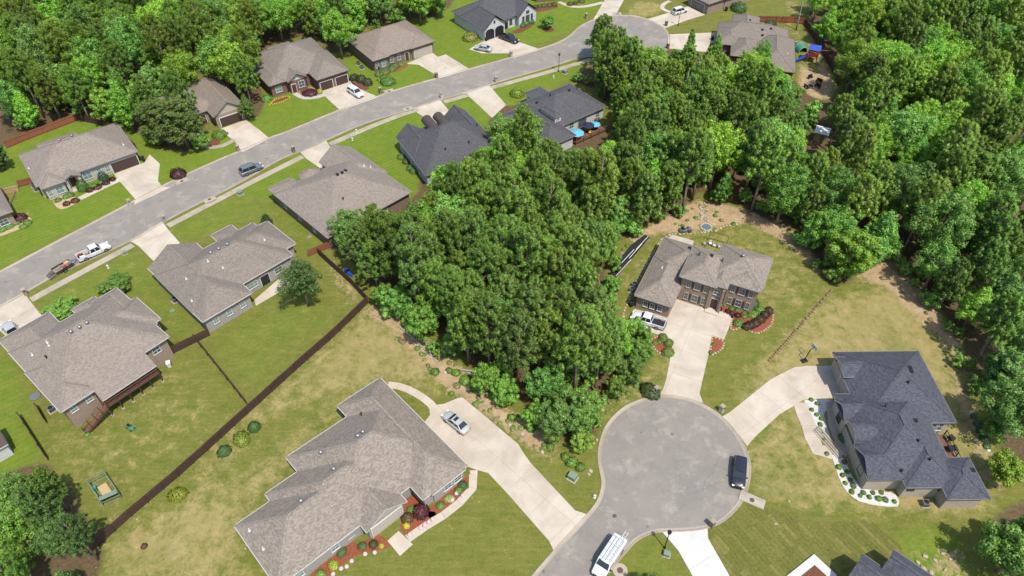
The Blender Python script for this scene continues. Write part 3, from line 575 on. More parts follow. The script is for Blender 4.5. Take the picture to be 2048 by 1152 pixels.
    def vent(s, kind, px, py):
        r = s.hit(px, py)
        if not r: return
        x, y, z = r; m = MB()
        if kind == 't':                       # spinning ventilator
            m.lathe([(.24, -.15), (.24, .12)], (x, y, z), 10); o = m.build('turbine_vent', 'metal_grey', s.root, smooth=True)
            q = MB(); q.lathe([(.2, .12), (.3, .22), (.31, .34), (.24, .46), (.1, .52), (.02, .53)], (x, y, z), 14); q.build('vent_cap', 'metal_grey', o, smooth=True)
        elif kind == 'p': m.lathe([(.08, -.2), (.08, .45), (.05, .46)], (x, y, z), 8); m.lathe([(.2, -.1), (.19, .05), (.09, .16)], (x, y, z), 10); m.build('vent_pipe', 'metal_white', s.root)
        elif kind == 'k': m.lathe([(.09, -.2), (.09, .5)], (x, y, z), 8); m.lathe([(.17, .5), (.19, .62), (.05, .7)], (x, y, z), 8); m.build('flue_pipe', 'black_metal', s.root)
        else: m.box((x, y, z + .08), (.48, .48, .26)); m.box((x, y, z + .22), (.56, .56, .05)); m.build('box_vent', 'black_metal', s.root)
    def box(s, name, c, d, mat, rz=0): m = MB(); m.box(c, d, rz); return m.build(name, mat, s.root)
    def barrel(s, x0, x1, yc, r, z, axis='x', mat=None, wallm=None, front=0):
        m = MB(); n = 12; ring = lambda a, rr: [((a, yc - rr * math.cos(math.pi * i / n), z + rr * math.sin(math.pi * i / n)) if axis == 'x' else (yc - rr * math.cos(math.pi * i / n), a, z + rr * math.sin(math.pi * i / n))) for i in range(n + 1)]
        a, b = ring(x0, r), ring(x1, r); a2, b2 = ring(x0, r - .14), ring(x1, r - .14)
        for i in range(n):
            m.face((a[i], b[i], b[i + 1], a[i + 1]), 0, [(0, i * .3), (x1 - x0, i * .3), (x1 - x0, i * .3 + .3), (0, i * .3 + .3)]); m.face((a2[i], a2[i + 1], b2[i + 1], b2[i]), 1); m.face((a[i], a[i + 1], a2[i + 1], a2[i]), 1); m.face((b[i], b2[i], b2[i + 1], b[i + 1]), 1)
        m.build('barrel_roof', [mat or s.roof, s.fascia], s.root)
        q = MB(); fx = x0 + .25; q.face([t for t in ring(fx, r - .15)][::-1]); q.build('arched_wall', wallm or s.wall, s.root)
# --- big tan-roofed house, centre bottom
h14 = House('brick_house', 'large tan-roofed grey brick house with red mulch bed and four steps in its eaves', (760.3, 757), 3.0, -47.4, 'roof_taupe', 'brick_grey')
h14.block(0, 20.4, -7.6, 0, 'x', 'hh', .62); h14.block(2.6, 17.5, -17.5, -.15, 'y', 'hh', .6); h14.block(5.6, 17.65, -22.4, -7, 'y', 'hh', .62); h14.block(7.0, 17.75, -27.5, -10, 'y', 'hh', .62)
h14.block(9, 19.2, -15.6, -9.3, 'x', 'hg', .6, gm='siding_taupe'); h14.block(13, 20.7, -6.2, -.6, 'x', 'hh', .6, oh=.42)
for t in (-1.7, -3.4): h14.win(5, 'x+', t, 1.3, 1.4, .9)
for t in (-19.4, -24.6): h14.win(3, 'x+', t, 1.2, 1.5, .9, glass='window_green')
h14.win(2, 'x+', -17., 1., 1.5, .9, glass='window_green')
h14.garage(4, 'x+', -12.4, 4.6, 2.3, 'garage_cream'); h14.win(0, 'y+', 4, 2, 1.3); h14.win(0, 'y+', 9, 1.4, 1.3); h14.door(0, 'y+', 6.4)  # cream garage door on the entry gable stands in for a white porch beam
h14.garage(0, 'y+', 14.5, 5, 2.2, 'garage_cream')
for t in (-10, -14): h14.win(1, 'x-', t, 1.4, 1.4)
for q in ((642, 906), (668, 939), (602.5, 1003)): h14.vent('t', *q)
for q in ((726, 865), (716, 873)): h14.vent('t', *q)
h14.vent('k', 723, 831); h14.vent('p', 499, 1061); h14.vent('p', 527, 1098)
# --- deck house
h13 = House('deck_house', 'tan-roofed brick house with tall wooden rear deck and staircase', (122.4, 826.2), 4.6, 50, 'roof_tan', 'brick_tan')
h13.block(.2, 17.7, 1.0, 17.0, 'x', 'hh', .6); h13.block(0, 5.3, 0, 11, 'y', 'hh', .6); h13.block(8, 18.95, 5.4, 12.9, 'x', 'hh', .62); h13.block(.3, 8.2, 7, 20.6, 'y', 'hh', .6)
h13.block(14.6, 18.05, 5, 17.4, 'y', 'hh', .6); h13.block(10.8, 14.7, 8, 18.3, 'y', 'hh', .5)
m = MB(); a, b = (4.9, 13.5); m.face([(a, -1.95, 4.05), (b, -1.95, 4.05), (b, 2.2, 5.72), (a, 2.2, 5.72)]); m.face([(a, -1.95, 3.85), (a, 2.2, 5.5), (b, 2.2, 5.5), (b, -1.95, 3.85)], 1); m.face([(a, -1.95, 3.85), (b, -1.95, 3.85), (b, -1.95, 4.05), (a, -1.95, 4.05)], 1)
for x in (a, b): m.face([(x, -1.95, 3.85), (x, -1.95, 4.05), (x, 2.2, 5.72), (x, 2.2, 5.5)], 1)
m.build('porch_roof', ['roof_tan', 'fascia_white'], h13.root)
for t in (1.6, 3.9): h13.win(1, 'y-', t, 1., 1.2, 2.9, glass='window_green')
h13.win(0, 'y-', 15.3, 1.3, 1.4, 2.7); h13.door(0, 'y-', 7, 1.6, 2.1, 'window_green', 2.4); h13.win(0, 'y-', 10.4, 2.2, 1.5, 2.9)
h13.win(2, 'x+', 9, 1.2, 1.4, 2.7); h13.garage(3, 'y+', 4.2); h13.win(5, 'y+', 12.7, 1.2, 1.4, .9)
for q in ((143, 665), (160, 656), (175, 647)): h13.vent('t', *q)
for q in ((95, 685), (98, 691), (65, 710)): h13.vent('p', *q)
h13.vent('k', 94, 717)
def deck13():
    hs = h13; P_ = hs.root; fz = 2.25; x0, x1, y0, y1 = 4.95, 13.4, -1.75, 1.2
    m = MB(); n = 22
    dk = empty('deck', (0, 0, 0)); dk.parent = P_
    for i in range(20): yy = y0 + (y1 - y0) * (i + .5) / 20; q = MB(); q.box(((x0 + x1) / 2, yy, fz), (x1 - x0, .135, .04)); q.build('plank', 'deck_wood', dk)
    q = MB(); q.box(((x0 + x1) / 2, y0 - .03, fz - .13), (x1 - x0 + .1, .06, .26)); q.build('rim_beam', 'dark_wood', dk)
    for i in range(6):
        xx = x0 + .1 + (x1 - x0 - .2) * i / 5; q = MB(); q.box((xx, y0 + .1, 1.95), (.14, .14, 3.9)); q.build('post', 'dark_wood', dk); q = MB(); q.box((xx, y0 + .1, .08), (.4, .4, .16)); q.build('footing', 'concrete_walk', dk)
    for z in (.35, .95): q = MB(); q.box(((x0 + x1) / 2, y0 + .02, fz + z), (x1 - x0, .09, .06)); q.build('rail', 'deck_wood', dk)
    for i in range(60):
        q = MB(); q.box((x0 + (x1 - x0) * (i + .5) / 60, y0 + .02, fz + .62), (.04, .04, .6)); q.build('baluster', 'dark_wood', dk)
    st = empty('staircase', (0, 0, 0)); st.parent = P_; n = 11; ax, ay = x0 + .1, y0 + .35; bx, by = x0 - 4.1, y0 + .0
    for i in range(n):
        t = (i + .5) / n; q = MB(); q.box((ax + (bx - ax) * t, ay - .1, fz * (1 - t)), (.36, 1., .05)); q.build('tread', 'deck_wood', st)
    for dy in (-.62, .42):
        q = MB(); q.bar((ax, ay + dy, fz - .1), (bx, ay + dy, -.05), .06, .26); q.build('stringer', 'dark_wood', st)
        for z in (.5, .95): q = MB(); q.bar((ax, ay + dy, fz + z), (bx, ay + dy, z), .08, .06); q.build('rail', 'deck_wood', st)
        for i in range(5): t = i / 4; q = MB(); q.box((ax + (bx - ax) * t, ay + dy, fz * (1 - t) + .5), (.1, .1, 1.)); q.build('post', 'dark_wood', st)
deck13()
# --- middle tan house
h12 = House('patio_house', 'tan-roofed brick house with covered rear patio behind lone tree', (403.7, 642.7), 3.2, 46.5, 'roof_grey_brown', 'brick_grey', wz=3.6)
h12.block(0, 19.4, 3.0, 15.9, 'x', 'hh', .55); h12.block(.05, 9.2, 0, 18.4, 'y', 'hg', .55); h12.block(8, 21.5, 5.2, 14.4, 'x', 'hh', .6); h12.block(12.1, 16.3, 8, 18.3, 'y', 'hh', .4)
for t in (2.2, 4.7, 7.2): h12.win(1, 'y-', t, .95, 1.3, 1.1, glass='window_green')
h12.win(0, 'y-', 10.9, 2.1, 1.4, .9, 3, 2, glass='window_green'); h12.door(0, 'y-', 13.4, 1.6, 2.1, 'trim_black'); h12.win(0, 'y-', 16.2, 1.6, 1.4, .9); h12.garage(1, 'y+', 4.6, 4.9, 2.2)
h12.win(1, 'x-', 5, .9, 1.2, 1.2)
for q in ((422, 507), (438, 499), (455, 490)): h12.vent('t', *q)
for q in ((416, 523), (446, 536), (529, 480), (373, 558), (384, 602)): h12.vent('p', *q)
# --- house behind the oak
h11 = House('turret_house', 'tan-roofed house with round turret roof facing the upper street', (546.8, 388.8), 2.9, 44.6, 'roof_tan', 'brick_brown', 'fascia_grey')
h11.block(0, 19.6, -18.5, 0, 'x', 'hh', .5); h11.block(.1, 5.4, -11, 2.2, 'y', 'hh', .5); h11.block(12.4, 20.1, -10, 2.8, 'y', 'hg', .62)
m = MB(); n = 18
for i in range(n):
    a, b = 2 * math.pi * i / n, 2 * math.pi * (i + 1) / n; cx, cy, r = 8.7, .2, 2.3; m.face([(cx + r * math.cos(a), cy + r * math.sin(a), 3.1), (cx + r * math.cos(b), cy + r * math.sin(b), 3.1), (cx, cy, 4.5)], 0); m.face([(cx + r * math.cos(a), cy + r * math.sin(a), 2.9), (cx + r * math.cos(b), cy + r * math.sin(b), 2.9), (cx + r * math.cos(b), cy + r * math.sin(b), 3.1), (cx + r * math.cos(a), cy + r * math.sin(a), 3.1)], 1)
m.build('turret_roof', ['roof_tan', 'fascia_grey'], h11.root); m = MB(); m.lathe([(1.9, 0), (1.9, 3.)], (8.7, .2, 0), 18); m.build('turret_wall', 'brick_brown', h11.root)
for t in (-3, -8, -13): h11.win(0, 'x-', t, 1, 1.4, .9)
h11.win(0, 'y-', 13, 1.5, 1.4); h11.door(0, 'y-', 10.5); h11.garage(2, 'y+', 16.2)
for q in ((675, 350), (684, 346), (691, 342)): h11.vent('b', *q)
h11.vent('p', 728, 332); h11.vent('p', 741, 334); h11.vent('k', 687, 400)
# --- charcoal house with barrel dormers
h10 = House('barrel_dormer_house', 'charcoal-roofed house with two brown barrel dormers facing the upper street', (793.9, 278.5), 2.9, -61.4, 'roof_dark', 'siding_grey', 'fascia_grey')
h10.block(0, 15.2, 0, 17.9, 'y', 'hh', .72); h10.block(-.8, 9, .1, 6.1, 'x', 'gh', .82); h10.block(-3., 9, 12.2, 17.8, 'x', 'gh', .85)
for yc in (7.9, 10.6): h10.barrel(-2.2, 3.4, yc, 1.2, 4.1, 'x', 'barrel_brown', 'siding_grey')
h10.block(-1.2, 5, 6, 12.4, 'y', 'hh', .25)
for t in (3, 7, 11): h10.win(0, 'y-', t, 1, 1.5, .8, glass='window_green')
h10.garage(2, 'x-', 15); h10.door(3, 'x-', 9.2); h10.win(1, 'x-', 3, 1.6, 1.5)
for q in ((891, 301), (938, 287), (954, 252)): h10.vent('k', *q)
# --- dark house with parasols
h9 = House('white_sided_house', 'dark-roofed white house with tall rear dormer and parasols on its deck', (1209, 216), 2.9, 37.4, 'roof_dark', 'siding_white')
h9.block(-15.6, .6, 0, 12.8, 'x', 'hh', .58); h9.block(-20.5, -12.5, -4.6, 11.5, 'y', 'hh', .5); h9.block(-10.6, -5.8, 8, 16, 'y', 'hh', .4); h9.block(-13.9, -11.9, .9, 6.2, 'y', 'hh', .55, ez=4.95, base=2.8, oh=.12)
h9.win(3, 'y-', -12.9, .8, .9, 3.9); h9.win(0, 'y-', -1.6, 1.2, 1.4); h9.door(0, 'y-', -6.2, 2.4, 2.1, 'window_glass'); h9.win(0, 'y-', -9.4, 1.4, 1.5); h9.win(1, 'y-', -17, 1.4, 1.4); h9.win(1, 'x+', -2.8, 1.6, 1.4); h9.win(0, 'x+', 6, 1.2, 1.4)
for q in ((1074, 206), (1138, 181)): h9.vent('b', *q)
for q in ((1101, 193), (1154, 179), (1166, 184)): h9.vent('k', *q)
# --- row across the upper street
h1 = House('cream_brick_house', 'cream brick house with dark garage door and clipped front shrubs', (83.3, 380.6), 3.0, 38.2, 'roof_tan', 'brick_cream', 'fascia_grey')
h1.block(-.6, 19.2, 1.5, 15.6, 'x', 'hh', .52); h1.block(0, 4.5, 0, 8, 'y', 'hh', .52); h1.block(3.2, 11, 8, 17.2, 'x', 'hh', .5)
h1.block(4.2, 7.4, .2, 7, 'y', 'gh', .5, wall=False); h1.box('porch_post', (4.6, .75, 1.45), (.5, .5, 2.9), 'brick_cream'); h1.box('porch_post', (7.0, .75, 1.45), (.5, .5, 2.9), 'brick_cream'); h1.box('porch_step', (5.8, 1.0, .12), (2., 1.6, .24), 'concrete_drive')
h1.door(0, 'y-', 5.8, 1.2, 2.2); h1.garage(0, 'y-', 16., 5.2, 2.3)
for bi, t, w_ in ((1, 1.1, .8), (1, 2.9, 1.5), (0, 8.6, 1.7), (0, 10.9, .9), (0, 12.6, .9)): h1.win(bi, 'y-', t, w_, 1.7, .7, glass='window_green')
for q in ((119.5, 282), (144, 273), (163, 265)): h1.vent('t', *q)
h1.vent('p', 58, 337); h1.vent('p', 247, 290)
h2 = House('gabled_house', 'small tan gabled house with dark garage door half hidden by pines', (428.4, 237.5), 3.0, 37.5, 'roof_brown', 'brick_tan', 'fascia_grey')
h2.block(0, 7.4, .3, 17.5, 'y', 'gh', .7, gm='siding_taupe'); h2.block(-9.5, 3, 4, 16, 'x', 'hh', .55); h2.garage(0, 'y-', 3.7, 4.9, 2.2); h2.win(1, 'y-', -4, 1.2, 1.4); h2.door(1, 'y-', -1.2); h2.win(1, 'y-', -7, 1.2, 1.4)
h3 = House('red_brick_house', 'red brick house with twin dark garage doors and small white gable', (539, 175), 3.1, 36.2, 'roof_grey_brown', 'brick_red', 'fascia_brown')
h3.block(1, 18.7, .4, 17.4, 'x', 'hh', .5); h3.block(10.2, 18.9, -3.9, 9, 'y', 'hh', .5); h3.block(4.3, 9.2, -.9, 8, 'y', 'gh', .6, gm='siding_white', wall=True); h3.block(7, 13.1, 9, 18.7, 'y', 'hh', .5); h3.block(0, 4.5, 0.1, 12, 'y', 'hh', .5)
for t in (12.6, 16.6): h3.garage(1, 'y-', t, 3.1, 2.2)
h3.win(4, 'y-', 2.2, 1.6, 1.6, glass='window_green'); h3.win(2, 'y-', 7.6, 1.5, 1.7); h3.door(2, 'y-', 5.6); h3.win(0, 'x-', 7, 1, 1.3)
h4 = House('brown_brick_house', 'brown brick house with cream garage door and green shuttered window', (746, 124.5), 3.0, 36.2, 'roof_brown', 'brick_brown', 'fascia_brown')
h4.block(0, 18.2, .35, 15.2, 'x', 'hh', .5); h4.block(.05, 4.7, 0, 9, 'y', 'hh', .5); h4.block(10.9, 18.1, 0.05, 8, 'y', 'hh', .5)
h4.garage(2, 'y-', 14.5, 5, 2.2, 'garage_cream'); h4.win(1, 'y-', 1.2, .8, 1.5); h4.win(1, 'y-', 3., 1.1, 1.6, .7, glass='window_green', shut='green_box'); h4.win(0, 'y-', 5.6, .9, 1.5); h4.win(0, 'y-', 7.6, .9, 1.7); h4.door(0, 'y-', 9.9)
h5 = House('white_brick_house', 'white brick house with charcoal roof and two arched black garage doors', (968.7, 62.5), 3.1, 38.5, 'roof_dark', 'siding_white', 'trim_black')
h5.block(0.1, 19, 2, 15, 'x', 'hh', .6); h5.block(0, 7.6, 0, 11, 'y', 'gh', .8); h5.block(12.2, 19.2, .8, 11, 'y', 'gh', .8)
for t in (2.1, 5.3): h5.garage(1, 'y-', t, 2.5, 2.2, 'garage_black', 'trim_black')
for x_, t in ((2.1, 0), (5.3, 0)):
    m = MB(); q = [(x_ + 1.25 * math.cos(a), 0, 2.36 + .55 * math.sin(a)) for a in np.linspace(0, math.pi, 12)]; yy = h5.face_at(1, 'y-', 0)[1] - .04; m.face([(a, yy, c) for a, b, c in q]); m.build('door_arch', 'garage_black', h5.root)
h5.win(1, 'y-', 3.7, .5, .7, 4.1, 1, 1, 'trim_black'); h5.door(0, 'y-', 9.2, 1.1, 2.2, 'trim_black'); h5.win(0, 'y-', 10.8, .9, 1.5, .9, 2, 2, 'trim_black')
for t, w_ in ((14.2, .7), (15.7, 1.3), (17.2, .7)): h5.win(2, 'y-', t, w_, 1.8, .8, 2, 2, 'trim_black')
h5.win(2, 'y-', 15.7, 1., .7, 3.2, 2, 1, 'trim_black')
h6 = House('brick_house', 'brick house cut by upper picture edge above a shrub bed', (1070, 6), 0.01, 10, 'roof_brown', 'brick_red', 'fascia_brown'); h6.z = 3.
h6.block(0, 22, 0, 14, 'x', 'hh', .5); h6.win(0, 'y-', 4, 1.4, 1.5); h6.win(0, 'y-', 9, 1.4, 1.5); h6.door(0, 'y-', 13); h6.garage(0, 'y-', 18, 4.8)
h7 = House('brick_house', 'brick house with taupe garage door beside parked white SUV', (1376, 10), 0.01, dirn((1376, 12), (1411, 30)) * 180 / math.pi, 'roof_grey_brown', 'brick_tan', 'fascia_brown'); h7.z = 3.
h7.block(-.5, 8.0, -.5, 12, 'y', 'hh', .55); h7.block(-14, 1, 3, 14, 'x', 'hh', .5); h7.block(2, 8.2, 6, 18, 'y', 'hh', .5); h7.garage(0, 'y-', 3.8, 5, 2.3, 'garage_taupe'); h7.win(2, 'x+', 14, 1.2, 1.4)
h8 = House('grey_roof_house', 'brick house with many-hipped grey roof beside the playground', (1432, 87), 3.0, -14.4, 'roof_grey_brown', 'brick_red', 'fascia_brown')
h8.block(0, 18, 1.2, 12.4, 'x', 'hh', .58); h8.block(9.4, 19.4, -11, 7, 'y', 'hh', .58); h8.block(3.6, 10.6, 5, 18, 'y', 'hh', .58); h8.block(0.05, 6.4, -.4, 9, 'y', 'hh', .58); h8.block(3.8, 10.5, -6, 4, 'y', 'hh', .55)
h8.garage(3, 'x-', 4, 4.8, 2.2); h8.win(1, 'y-', 14, 1.4, 1.4); h8.win(4, 'y-', 7, 1.4, 1.4)
for q in ((1500, 41), (1525, 60), (1542, 58), (1525, 71)): h8.vent('b', *q)
h8.vent('p', 1575, 107)
# --- two storey house
h15 = House('two_storey_house', 'two-storey tan brick house with shuttered windows beside red mulch bed', (1268.5, 592), 3.0, -25.7, 'roof_taupe', 'brick_tan', 'fascia_grey')
h15.block(0, 6.5, 0, 11, 'y', 'hh', .6); h15.block(.08, 12.5, 6.2, 16.5, 'x', 'hh', .55); h15.block(5.9, 12.2, 4.9, 13.4, 'y', 'hh', .5, ez=5.6); h15.block(10.4, 19.1, 7.6, 16.2, 'x', 'hh', .5, ez=5.6); h15.block(11.0, 13.8, 5.4, 12, 'y', 'hh', .5, ez=5.6, oh=.35); h15.block(13.2, 18.9, 7.0, 12, 'y', 'hh', .5, ez=5.55)
for z, hh in ((.7, 1.6), (3.5, 1.5)):
    for t in (7.6, 9.1, 10.6): h15.win(2, 'y-', t, .75 if t != 9.1 else 1.1, hh, z, 2, 2, 'brick_cream', shut='fascia_brown' if t == 9.1 else None)
    for t in (14.6, 16.1, 17.6): h15.win(5, 'y-', t, .7 if t != 16.1 else 1.1, hh, z, 2, 2, 'brick_cream', shut='fascia_brown' if t == 16.1 else None)
for t in (2., 3.2, 4.5): h15.win(0, 'y-', t, .85, 1.3, .9, shut='fascia_brown' if t == 3.2 else None)
h15.door(4, 'y-', 12.4, 1.2, 2.3); h15.win(4, 'y-', 12.4, 1.2, 1.4, 3.4); h15.box('porch_step', (12.4, 5.2, .12), (2.2, 1.6, .24), 'concrete_drive')
for x_ in (11.35, 13.45): h15.box('porch_column', (x_, 5.3, 2.7), (.4, .4, 5.4), 'brick_tan')
h15.garage(0, 'x+', 4.2, 2.2, 2.2)
for q in ((1324, 536),): h15.vent('p', *q)
for q in ((1398, 511), (1444, 523)): h15.vent('k', *q)
h15.vent('t', 1486, 513); h15.vent('b', 1379, 497); h15.vent('b', 1423, 512)
# --- charcoal house on the east side
h16 = House('charcoal_roof_house', 'taupe house with large blue-grey shingle roof and white gravel beds', (1667, 701.8), 3.2, .8, 'roof_charcoal', 'siding_taupe', wz=3.7)
h16.block(0, 13.35, -13.2, 0, 'y', 'hh', .58); h16.block(-2.7, 7, -13.3, -9., 'x', 'gh', .8); h16.block(-2.55, 9.6, -22.1, -8, 'y', 'hh', .6); h16.block(2.1, 9.5, -23.35, -12, 'y', 'hh', .6); h16.block(6.9, 12.5, -25.1, -18.9, 'y', 'hh', .55)
h16.block(-2.5, 3, -22.05, -16.9, 'x', 'gh', .62); h16.barrel(-2.7, 4.5, -15.1, 1.85, 3.5, 'x', None, 'siding_taupe'); h16.block(-.4, 5, -5.4, -1.6, 'x', 'gh', .55, ez=3.9, base=3, oh=.3); h16.block(-2.2, 2, -17, -13.2, 'x', 'hh', .1, ez=3.3)
for t in (-2.2, -5.2): h16.garage(0, 'x-', t, 2.6, 2.3, 'garage_cream')
h16.win(1, 'x-', -11.1, 1.2, 2.2, 1.1, 2, 3, 'trim_black'); h16.door(7, 'x-', -15.1, 1.4, 2.4); h16.win(5, 'x-', -19.6, 1.3, 1.9, .9, 2, 3, 'trim_black')
for t in (3.4, 7.6): h16.win(3, 'y-', t, .9, .9, 1.8, 2, 1, 'trim_black')
for t in (9.9, 10.9, 11.9): h16.win(0, 'y-', t, .8, 1.8, .8, 1, 2)
for q in ((1819, 736), (1822, 743), (1830, 842)): h16.vent('b', *q)
for q in ((1816, 767), (1836, 884), (1859, 921)): h16.vent('k', *q)
h16.vent('b', 1945, 941); h16.vent('k', 1770, 814); h16.vent('p', 1711, 700); h16.vent('k', 1802, 944)
# --- unfinished house at the lower edge
h17 = House('new_house', 'charcoal gabled house cut by lower picture edge next to fresh sod', (1722, 1122), 3.0, -44, 'roof_charcoal', 'siding_grey', wz=4.8)
h17.block(-.2, 9, -2.1, 2.1, 'x', 'gh', .75); h17.block(2.3, 10, 1.3, 5.3, 'x', 'gh', .75)
h18 = House('brick_house', 'brick house corner cut by picture edge beside pale gravel shrub bed', (27, 425), 3.0, 40, 'roof_grey_brown', 'brick_tan', 'fascia_brown')
h18.block(-18, 0, 0, 13, 'x', 'hh', .5); h18.win(0, 'y-', -2.2, 1.6, 1.4, .8)
h18.win(0, 'y-', -6.2, 1.6, 1.4, .8)
h19 = House('shed', 'brown-roofed shed corner at the picture edge below deck house', (17, 890), 2.4, dirn((0, 900), (18, 890)) * 180 / math.pi, 'garage_brown', 'siding_white', cat='shed')
h19.block(-7, 0, 0, 4.5, 'x', 'gg', .35, oh=.25)
# ------------------------------------------------------------------ foliage
def foliage_mat(name, trans=.35, vary=.3):
    n = N(name); oi = n.n('ShaderNodeObjectInfo'); g = n.n('ShaderNodeNewGeometry'); rp = g.outputs['Random Per Island']; tc = objc(n)
    f = n.noise(tc, .55, 3); f2 = n.noise(tc, 2.2, 3)
    hsv = n.n('ShaderNodeHueSaturation'); n.l(oi.outputs['Color'], hsv.inputs['Color'])
    hv = n.math('ADD', n.ramp(oi.outputs['Random'], 0, 1, .486, .503), n.ramp(f, .25, .75, -.012, .01)); n.l(hv, hsv.inputs['Hue'])
    val = n.math('MULTIPLY', n.ramp(rp, 0, 1, 1 - vary, 1 + vary), n.math('MULTIPLY', n.ramp(f2, .25, .75, .78, 1.25), n.ramp(oi.outputs['Random'], 0, 1, .82, 1.2))); n.l(val, hsv.inputs['Value'])
    d = n.n('ShaderNodeBsdfDiffuse'); t = n.n('ShaderNodeBsdfTranslucent'); gl = n.n('ShaderNodeBsdfGlossy'); gl.inputs['Roughness'].default_value = .45
    n.l(hsv.outputs[0], d.inputs[0]); tb = n.mix(1., hsv.outputs[0], (1.15, 1.2, .6), 'MULTIPLY'); n.l(tb, t.inputs[0])
    mx = n.n('ShaderNodeMixShader'); mx.inputs[0].default_value = trans; n.l(d.outputs[0], mx.inputs[1]); n.l(t.outputs[0], mx.inputs[2])
    m2 = n.n('ShaderNodeMixShader'); m2.inputs[0].default_value = .02; n.l(mx.outputs[0], m2.inputs[1]); n.l(gl.outputs[0], m2.inputs[2])
    n.l(m2.outputs[0], n.t.nodes['Material Output'].inputs['Surface']); return n.m
foliage_mat('leaf', .42, .26); foliage_mat('needle', .4, .28)
def mesh_np(name, V, Fs, Nn, mat):
    me = bpy.data.meshes.new(name); k = Fs.shape[1]
    me.vertices.add(len(V)); me.vertices.foreach_set('co', V.astype('f').ravel()); me.loops.add(Fs.size); me.loops.foreach_set('vertex_index', Fs.ravel().astype('i'))
    me.polygons.add(len(Fs)); me.polygons.foreach_set('loop_start', np.arange(0, Fs.size, k, dtype='i')); me.update(calc_edges=True); me.materials.append(M_[mat])
    me.polygons.foreach_set('use_smooth', np.ones(len(Fs), bool))
    if Nn is not None: me.normals_split_custom_set_from_vertices(Nn.astype('f').tolist())
    return me
def unit(v): return v / (np.linalg.norm(v, axis=-1, keepdims=True) + 1e-9)
def rand_dirs(rg, n, up=0.): v = rg.normal(size=(n, 3)); v[:, 2] += up; return unit(v)
def puffs(rg, cen, rad, per, wid, kind):
    """needle tufts (triangles) or leaves (quads) spread through clumps"""
    n = len(cen) * per; c = np.repeat(cen, per, 0); r = np.repeat(rad, per)[:, None]
    d = rand_dirs(rg, n, .75 if kind == 'needle' else .4)
    side = unit(np.cross(d, rg.normal(size=(n, 3))))
    if kind == 'needle':
        a = c + d * r * rg.uniform(.1, .45, (n, 1)); b = c + d * r * rg.uniform(.75, 1.15, (n, 1)); w_ = wid * rg.uniform(.7, 1.3, (n, 1))
        P_ = np.stack([a + side * w_ * .5, b - side * w_ * .1, a - side * w_ * .5], 1)
        fn = np.cross(P_[:, 1] - P_[:, 0], P_[:, 2] - P_[:, 0]); o = unit(d * np.array([1, 1, .8]) + np.array([0, 0, .35])); fl = (fn * o).sum(1) < 0; P_[fl] = P_[fl][:, ::-1]
        N_ = unit(np.repeat(o, 3, 0) + .25 * rg.normal(size=(n * 3, 3)) * 1.)
        return P_.reshape(-1, 3), np.arange(n * 3).reshape(-1, 3), N_
    q = c + d * r * (rg.uniform(.35, 1.08, (n, 1))); nn = unit(d + .75 * rg.normal(size=(n, 3)) * .6 + np.array([0, 0, .35])); u = unit(np.cross(nn, rg.normal(size=(n, 3)))); v = np.cross(nn, u); s = wid * rg.uniform(.6, 1.35, (n, 1))
    P_ = np.stack([q - u * s * .5, q + v * s * .38, q + u * s * .55, q - v * s * .38], 1); fn = np.cross(P_[:, 1] - P_[:, 0], P_[:, 2] - P_[:, 0]); fl = (fn * d).sum(1) < 0; P_[fl] = P_[fl][:, ::-1]
    N_ = unit(np.repeat(d * .8 + nn * .5, 4, 0)); return P_.reshape(-1, 3), np.arange(n * 4).reshape(-1, 4), N_
def trunk_mesh(rg, h, r, limbs, bark='bark', lean=.02, fork=0):
    m = MB(); ax, ay = rg.normal(size=2) * lean * h; pts = [(0, 0, -.3), (ax * .1, ay * .1, h * .25), (ax * .4, ay * .4, h * .55), (ax, ay, h)]
    m.tube(pts, [r * 1.25, r, r * .7, r * .12], 7)
    for (z0, tip) in limbs:
        t = z0 / h; m.tube([(ax * t * .8, ay * t * .8, z0), ((ax + tip[0]) * .5, (ay + tip[1]) * .5, (z0 + tip[2]) * .5 + .2), tip], [r * .38, r * .25, r * .06], 5)
    me = bpy.data.meshes.new('trunk'); me.from_pydata(m.v, [], m.f); me.materials.append(M_[bark]); bm = bmesh.new(); bm.from_mesh(me); bmesh.ops.remove_doubles(bm, verts=bm.verts, dist=.001); bm.to_mesh(me); bm.free()
    me.polygons.foreach_set('use_smooth', [True] * len(me.polygons)); return me
PROTO = {}
def make_pine(i, h=15., R_=2.7, base=.42, n=190):
    rg = np.random.default_rng(100 + i); cen = []; rad = []
    for k in range(n):
        t = (k + rg.random()) / n; t = t ** .9; z = h * (base + (1 - base) * t); prof = math.sqrt(max(.02, 1 - ((t - .4) / .63) ** 2)); a = rg.random() * 6.283; rr = R_ * prof * (rg.random() ** .45) * (1 + .25 * math.sin(3 * a + i))
        cen.append((rr * math.cos(a), rr * math.sin(a), z - .18 * rr)); rad.append(rg.uniform(.5, .85) * (1 - .2 * t))
    cen.append((0, 0, h - .3)); rad.append(.7); cen = np.array(cen); rad = np.array(rad)
    V, Fs, Nn = puffs(rg, cen, rad, 85, .14, 'needle'); cr = mesh_np('crown', V, Fs, Nn, 'needle')
    limbs = [(max(h * .3, c[2] - .8 - .15 * np.hypot(c[0], c[1])), tuple(c)) for c in cen[::6]]
    return trunk_mesh(rg, h * .97, .2, limbs), cr, h, R_
